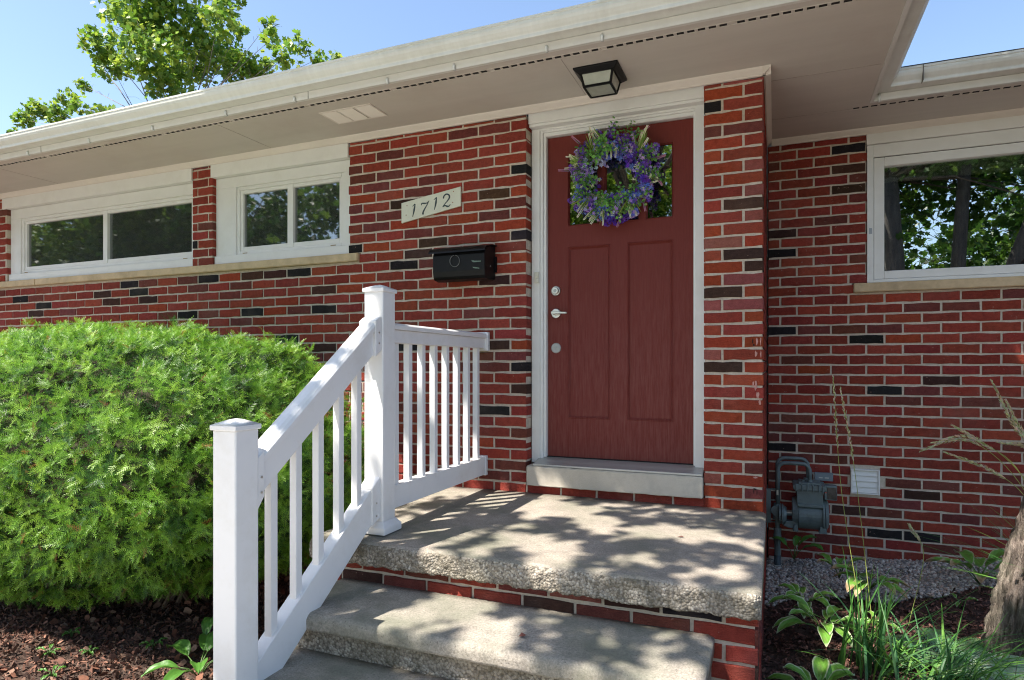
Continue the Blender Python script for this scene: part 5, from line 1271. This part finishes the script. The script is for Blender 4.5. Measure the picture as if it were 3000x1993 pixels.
# street trees in front of the house: they throw the dappled shade and show in the glass
def spread(c, rad, n, seed, rb=(.7, 1.1)):
    r = random.Random(seed); out = []
    for i in range(n):
        d = Vector((r.gauss(0, 1), r.gauss(0, 1), r.gauss(0, .8))).normalized()*r.random()**.45
        out.append((c[0] + d.x*rad[0], c[1] + d.y*rad[1], c[2] + d.z*rad[2], r.uniform(*rb)))
    return out
M_DBARK = simple("dark_street_bark", (.075, .062, .05), .95, .4, 14, bstr=1.0, bscale=30, stretch=(1, 1, .22))
DG = [(.05, .12, .018), (.08, .17, .022), (.13, .22, .03), (.035, .09, .018)]
STREET = "street trees in front of the house"
def overhang(parent):
    """the spreading layer of the shade tree, unseen foliage shaped to cast chosen dapple and shade"""
    n = 26000  # leaves kept by where their shadows land, shaping the porch dapple
    gx = RNG.uniform(-2.3, 2.6, n); gy = RNG.uniform(-2.9, 2.4, n); gy[:5000] = RNG.uniform(.03, .62, 5000); gx[:5000] = RNG.uniform(-2.5, .9, 5000); gx[5000:7200] = RNG.uniform(-2.1, -1.5, 2200); gy[5000:7200] = RNG.uniform(-2.9, -1.35, 2200); h = RNG.uniform(4.0, 5.8, n)
    keep = np.ones(n, bool)
    for i in range(n):
        a = noise.noise(Vector((gx[i]*2.3, gy[i]*2.3, 3.1))) + .75*noise.noise(Vector((gx[i]*5.5, gy[i]*5.5, 9.4)))
        if gy[i] > .06: thr = .9
        elif gy[i] < -1.35 and gx[i] < -1.50: thr = .28
        elif gy[i] < -.80 and gx[i] < -1.22: thr = .10
        elif gx[i] < -1.12: thr = -.30
        elif gy[i] < -1.72: thr = -.25
        elif gy[i] < -1.25: thr = .14 if gx[i] < -1.25 else .0 + .06*(gx[i] + 1)
        elif gx[i] < -1.30: thr = -.08
        elif gx[i] < -.75: thr = -.04
        elif gx[i] < .1: thr = .16
        else: thr = .06
        edge = -2.0 - .12*math.sin(gy[i]*4.0) - (.25 if gy[i] > -.1 else 0)
        keep[i] = a < thr and gx[i] > edge
    gx, gy, h = gx[keep], gy[keep], h[keep]
    P = np.stack([gx - .38*h, gy - .43*h, h], 1)
    nrm = np.array([0, 0, .8]) + RNG.normal(size=P.shape)*.6; d = RNG.normal(size=P.shape)
    M_ = frames(d, nrm, .105*RNG.uniform(.65, 1.25, len(P)))
    C = np.array(DG)[RNG.integers(0, 4, len(P))]*RNG.uniform(.8, 1.2, (len(P), 1))
    V, F, Cc = scatter(LEAF_TV, LEAF_TF, np.ones((10, 3)), M_, P, C); arr_mesh("dapple_foliage", V, F, Cc, M_LEAF, parent)
reach = [(-3.2, -3.8, 4.9, .25), (-2.5, -3.0, 5.1, .25), (-1.6, -2.7, 5.0, .25), (-.7, -2.3, 5.1, .25), (-.1, -2.8, 4.8, .25), (-2.8, -5.2, 6.6, .5), (-1.2, -4.9, 6.6, .5), (-2.6, -6.6, 8.0, .8), (-.4, -5.6, 7.4, .6), (-4.0, -6.6, 8.0, .6)]
st = limb_tree("shade_tree", "tall maple whose branches reach over the porch steps", (-2.5, -8.0, -.6), (-2.4, -7.8, 3.6), reach, 260, .14, DG, .20, STREET, thin=.75, bark=M_DBARK)
overhang(st)
limb_tree("shade_tree", "thick trunked maple opposite the picture window", (2.65, -11.1, -.6), (2.5, -11.0, 5.2), spread((3.4, -12.2, 6.0), (4.2, 2.2, 3.0), 52, 6), 400, .17, DG, .25, STREET, thin=.5, bark=M_DBARK,
          extra=[([(3.95, -11.3, -.6), (3.9, -11.3, 2.5), (4.1, -11.3, 6.0)], .19, .12), ([(4.2, -11.2, .0), (4.8, -11.2, 2.6), (5.9, -11.1, 6.0)], .18, .12)])
limb_tree("shade_tree", "slender maple at the right of the front lawn", (8.2, -13.5, -.6), (8.1, -13.4, 3.0), spread((7.6, -13.4, 5.2), (3.4, 2.0, 3.0), 34, 12), 300, .19, DG, .18, STREET, thin=.5, bark=M_DBARK)
limb_tree("shade_tree", "broad dark maple across the street", (-11.5, -14.0, -.6), (-11.5, -14.0, 3.0), spread((-11.5, -14, 4.6), (4.4, 2.4, 3.6), 60, 16, (.9, 1.4)), 190, .24, DG, .3, STREET, thin=.5, bark=M_DBARK)
limb_tree("shade_tree", "rounded green maple farther left across the street", (-20.5, -14.5, -.6), (-20.5, -14.5, 3.0), spread((-20.5, -14.5, 5.6), (5.5, 2.6, 4.4), 80, 17, (1.0, 1.6)), 150, .28, DG, .3, STREET, thin=.5, bark=M_DBARK)
limb_tree("shade_tree", "bright leaved maple across the street straight behind the steps", (-5.4, -16, -.6), (-5.4, -16, 3.0), spread((-4.2, -15, 5.4), (3.6, 2.0, 2.8), 46, 19, (.8, 1.3)), 220, .2, GRN, .25, STREET, thin=.5, bark=M_DBARK)
limb_tree("shade_tree", "dense maple farthest to the left across the street", (-30, -15, -.6), (-30, -15, 3.0), spread((-29.5, -15, 5.4), (5.5, 2.6, 4.2), 70, 27, (1.0, 1.6)), 130, .30, GRN, .3, STREET, thin=.5, bark=M_DBARK)
limb_tree("shade_tree", "low spreading tree filling the far side of the street at right", (9.5, -18.5, -.6), (9.5, -18.5, 1.5), spread((8.0, -18.5, 4.4), (6.5, 1.6, 3.6), 60, 33, (.9, 1.4)), 110, .26, DG, .25, STREET, thin=.4, bark=M_DBARK)
print("objects", len(bpy.data.objects), "polys", sum(len(m.polygons) for m in bpy.data.meshes))
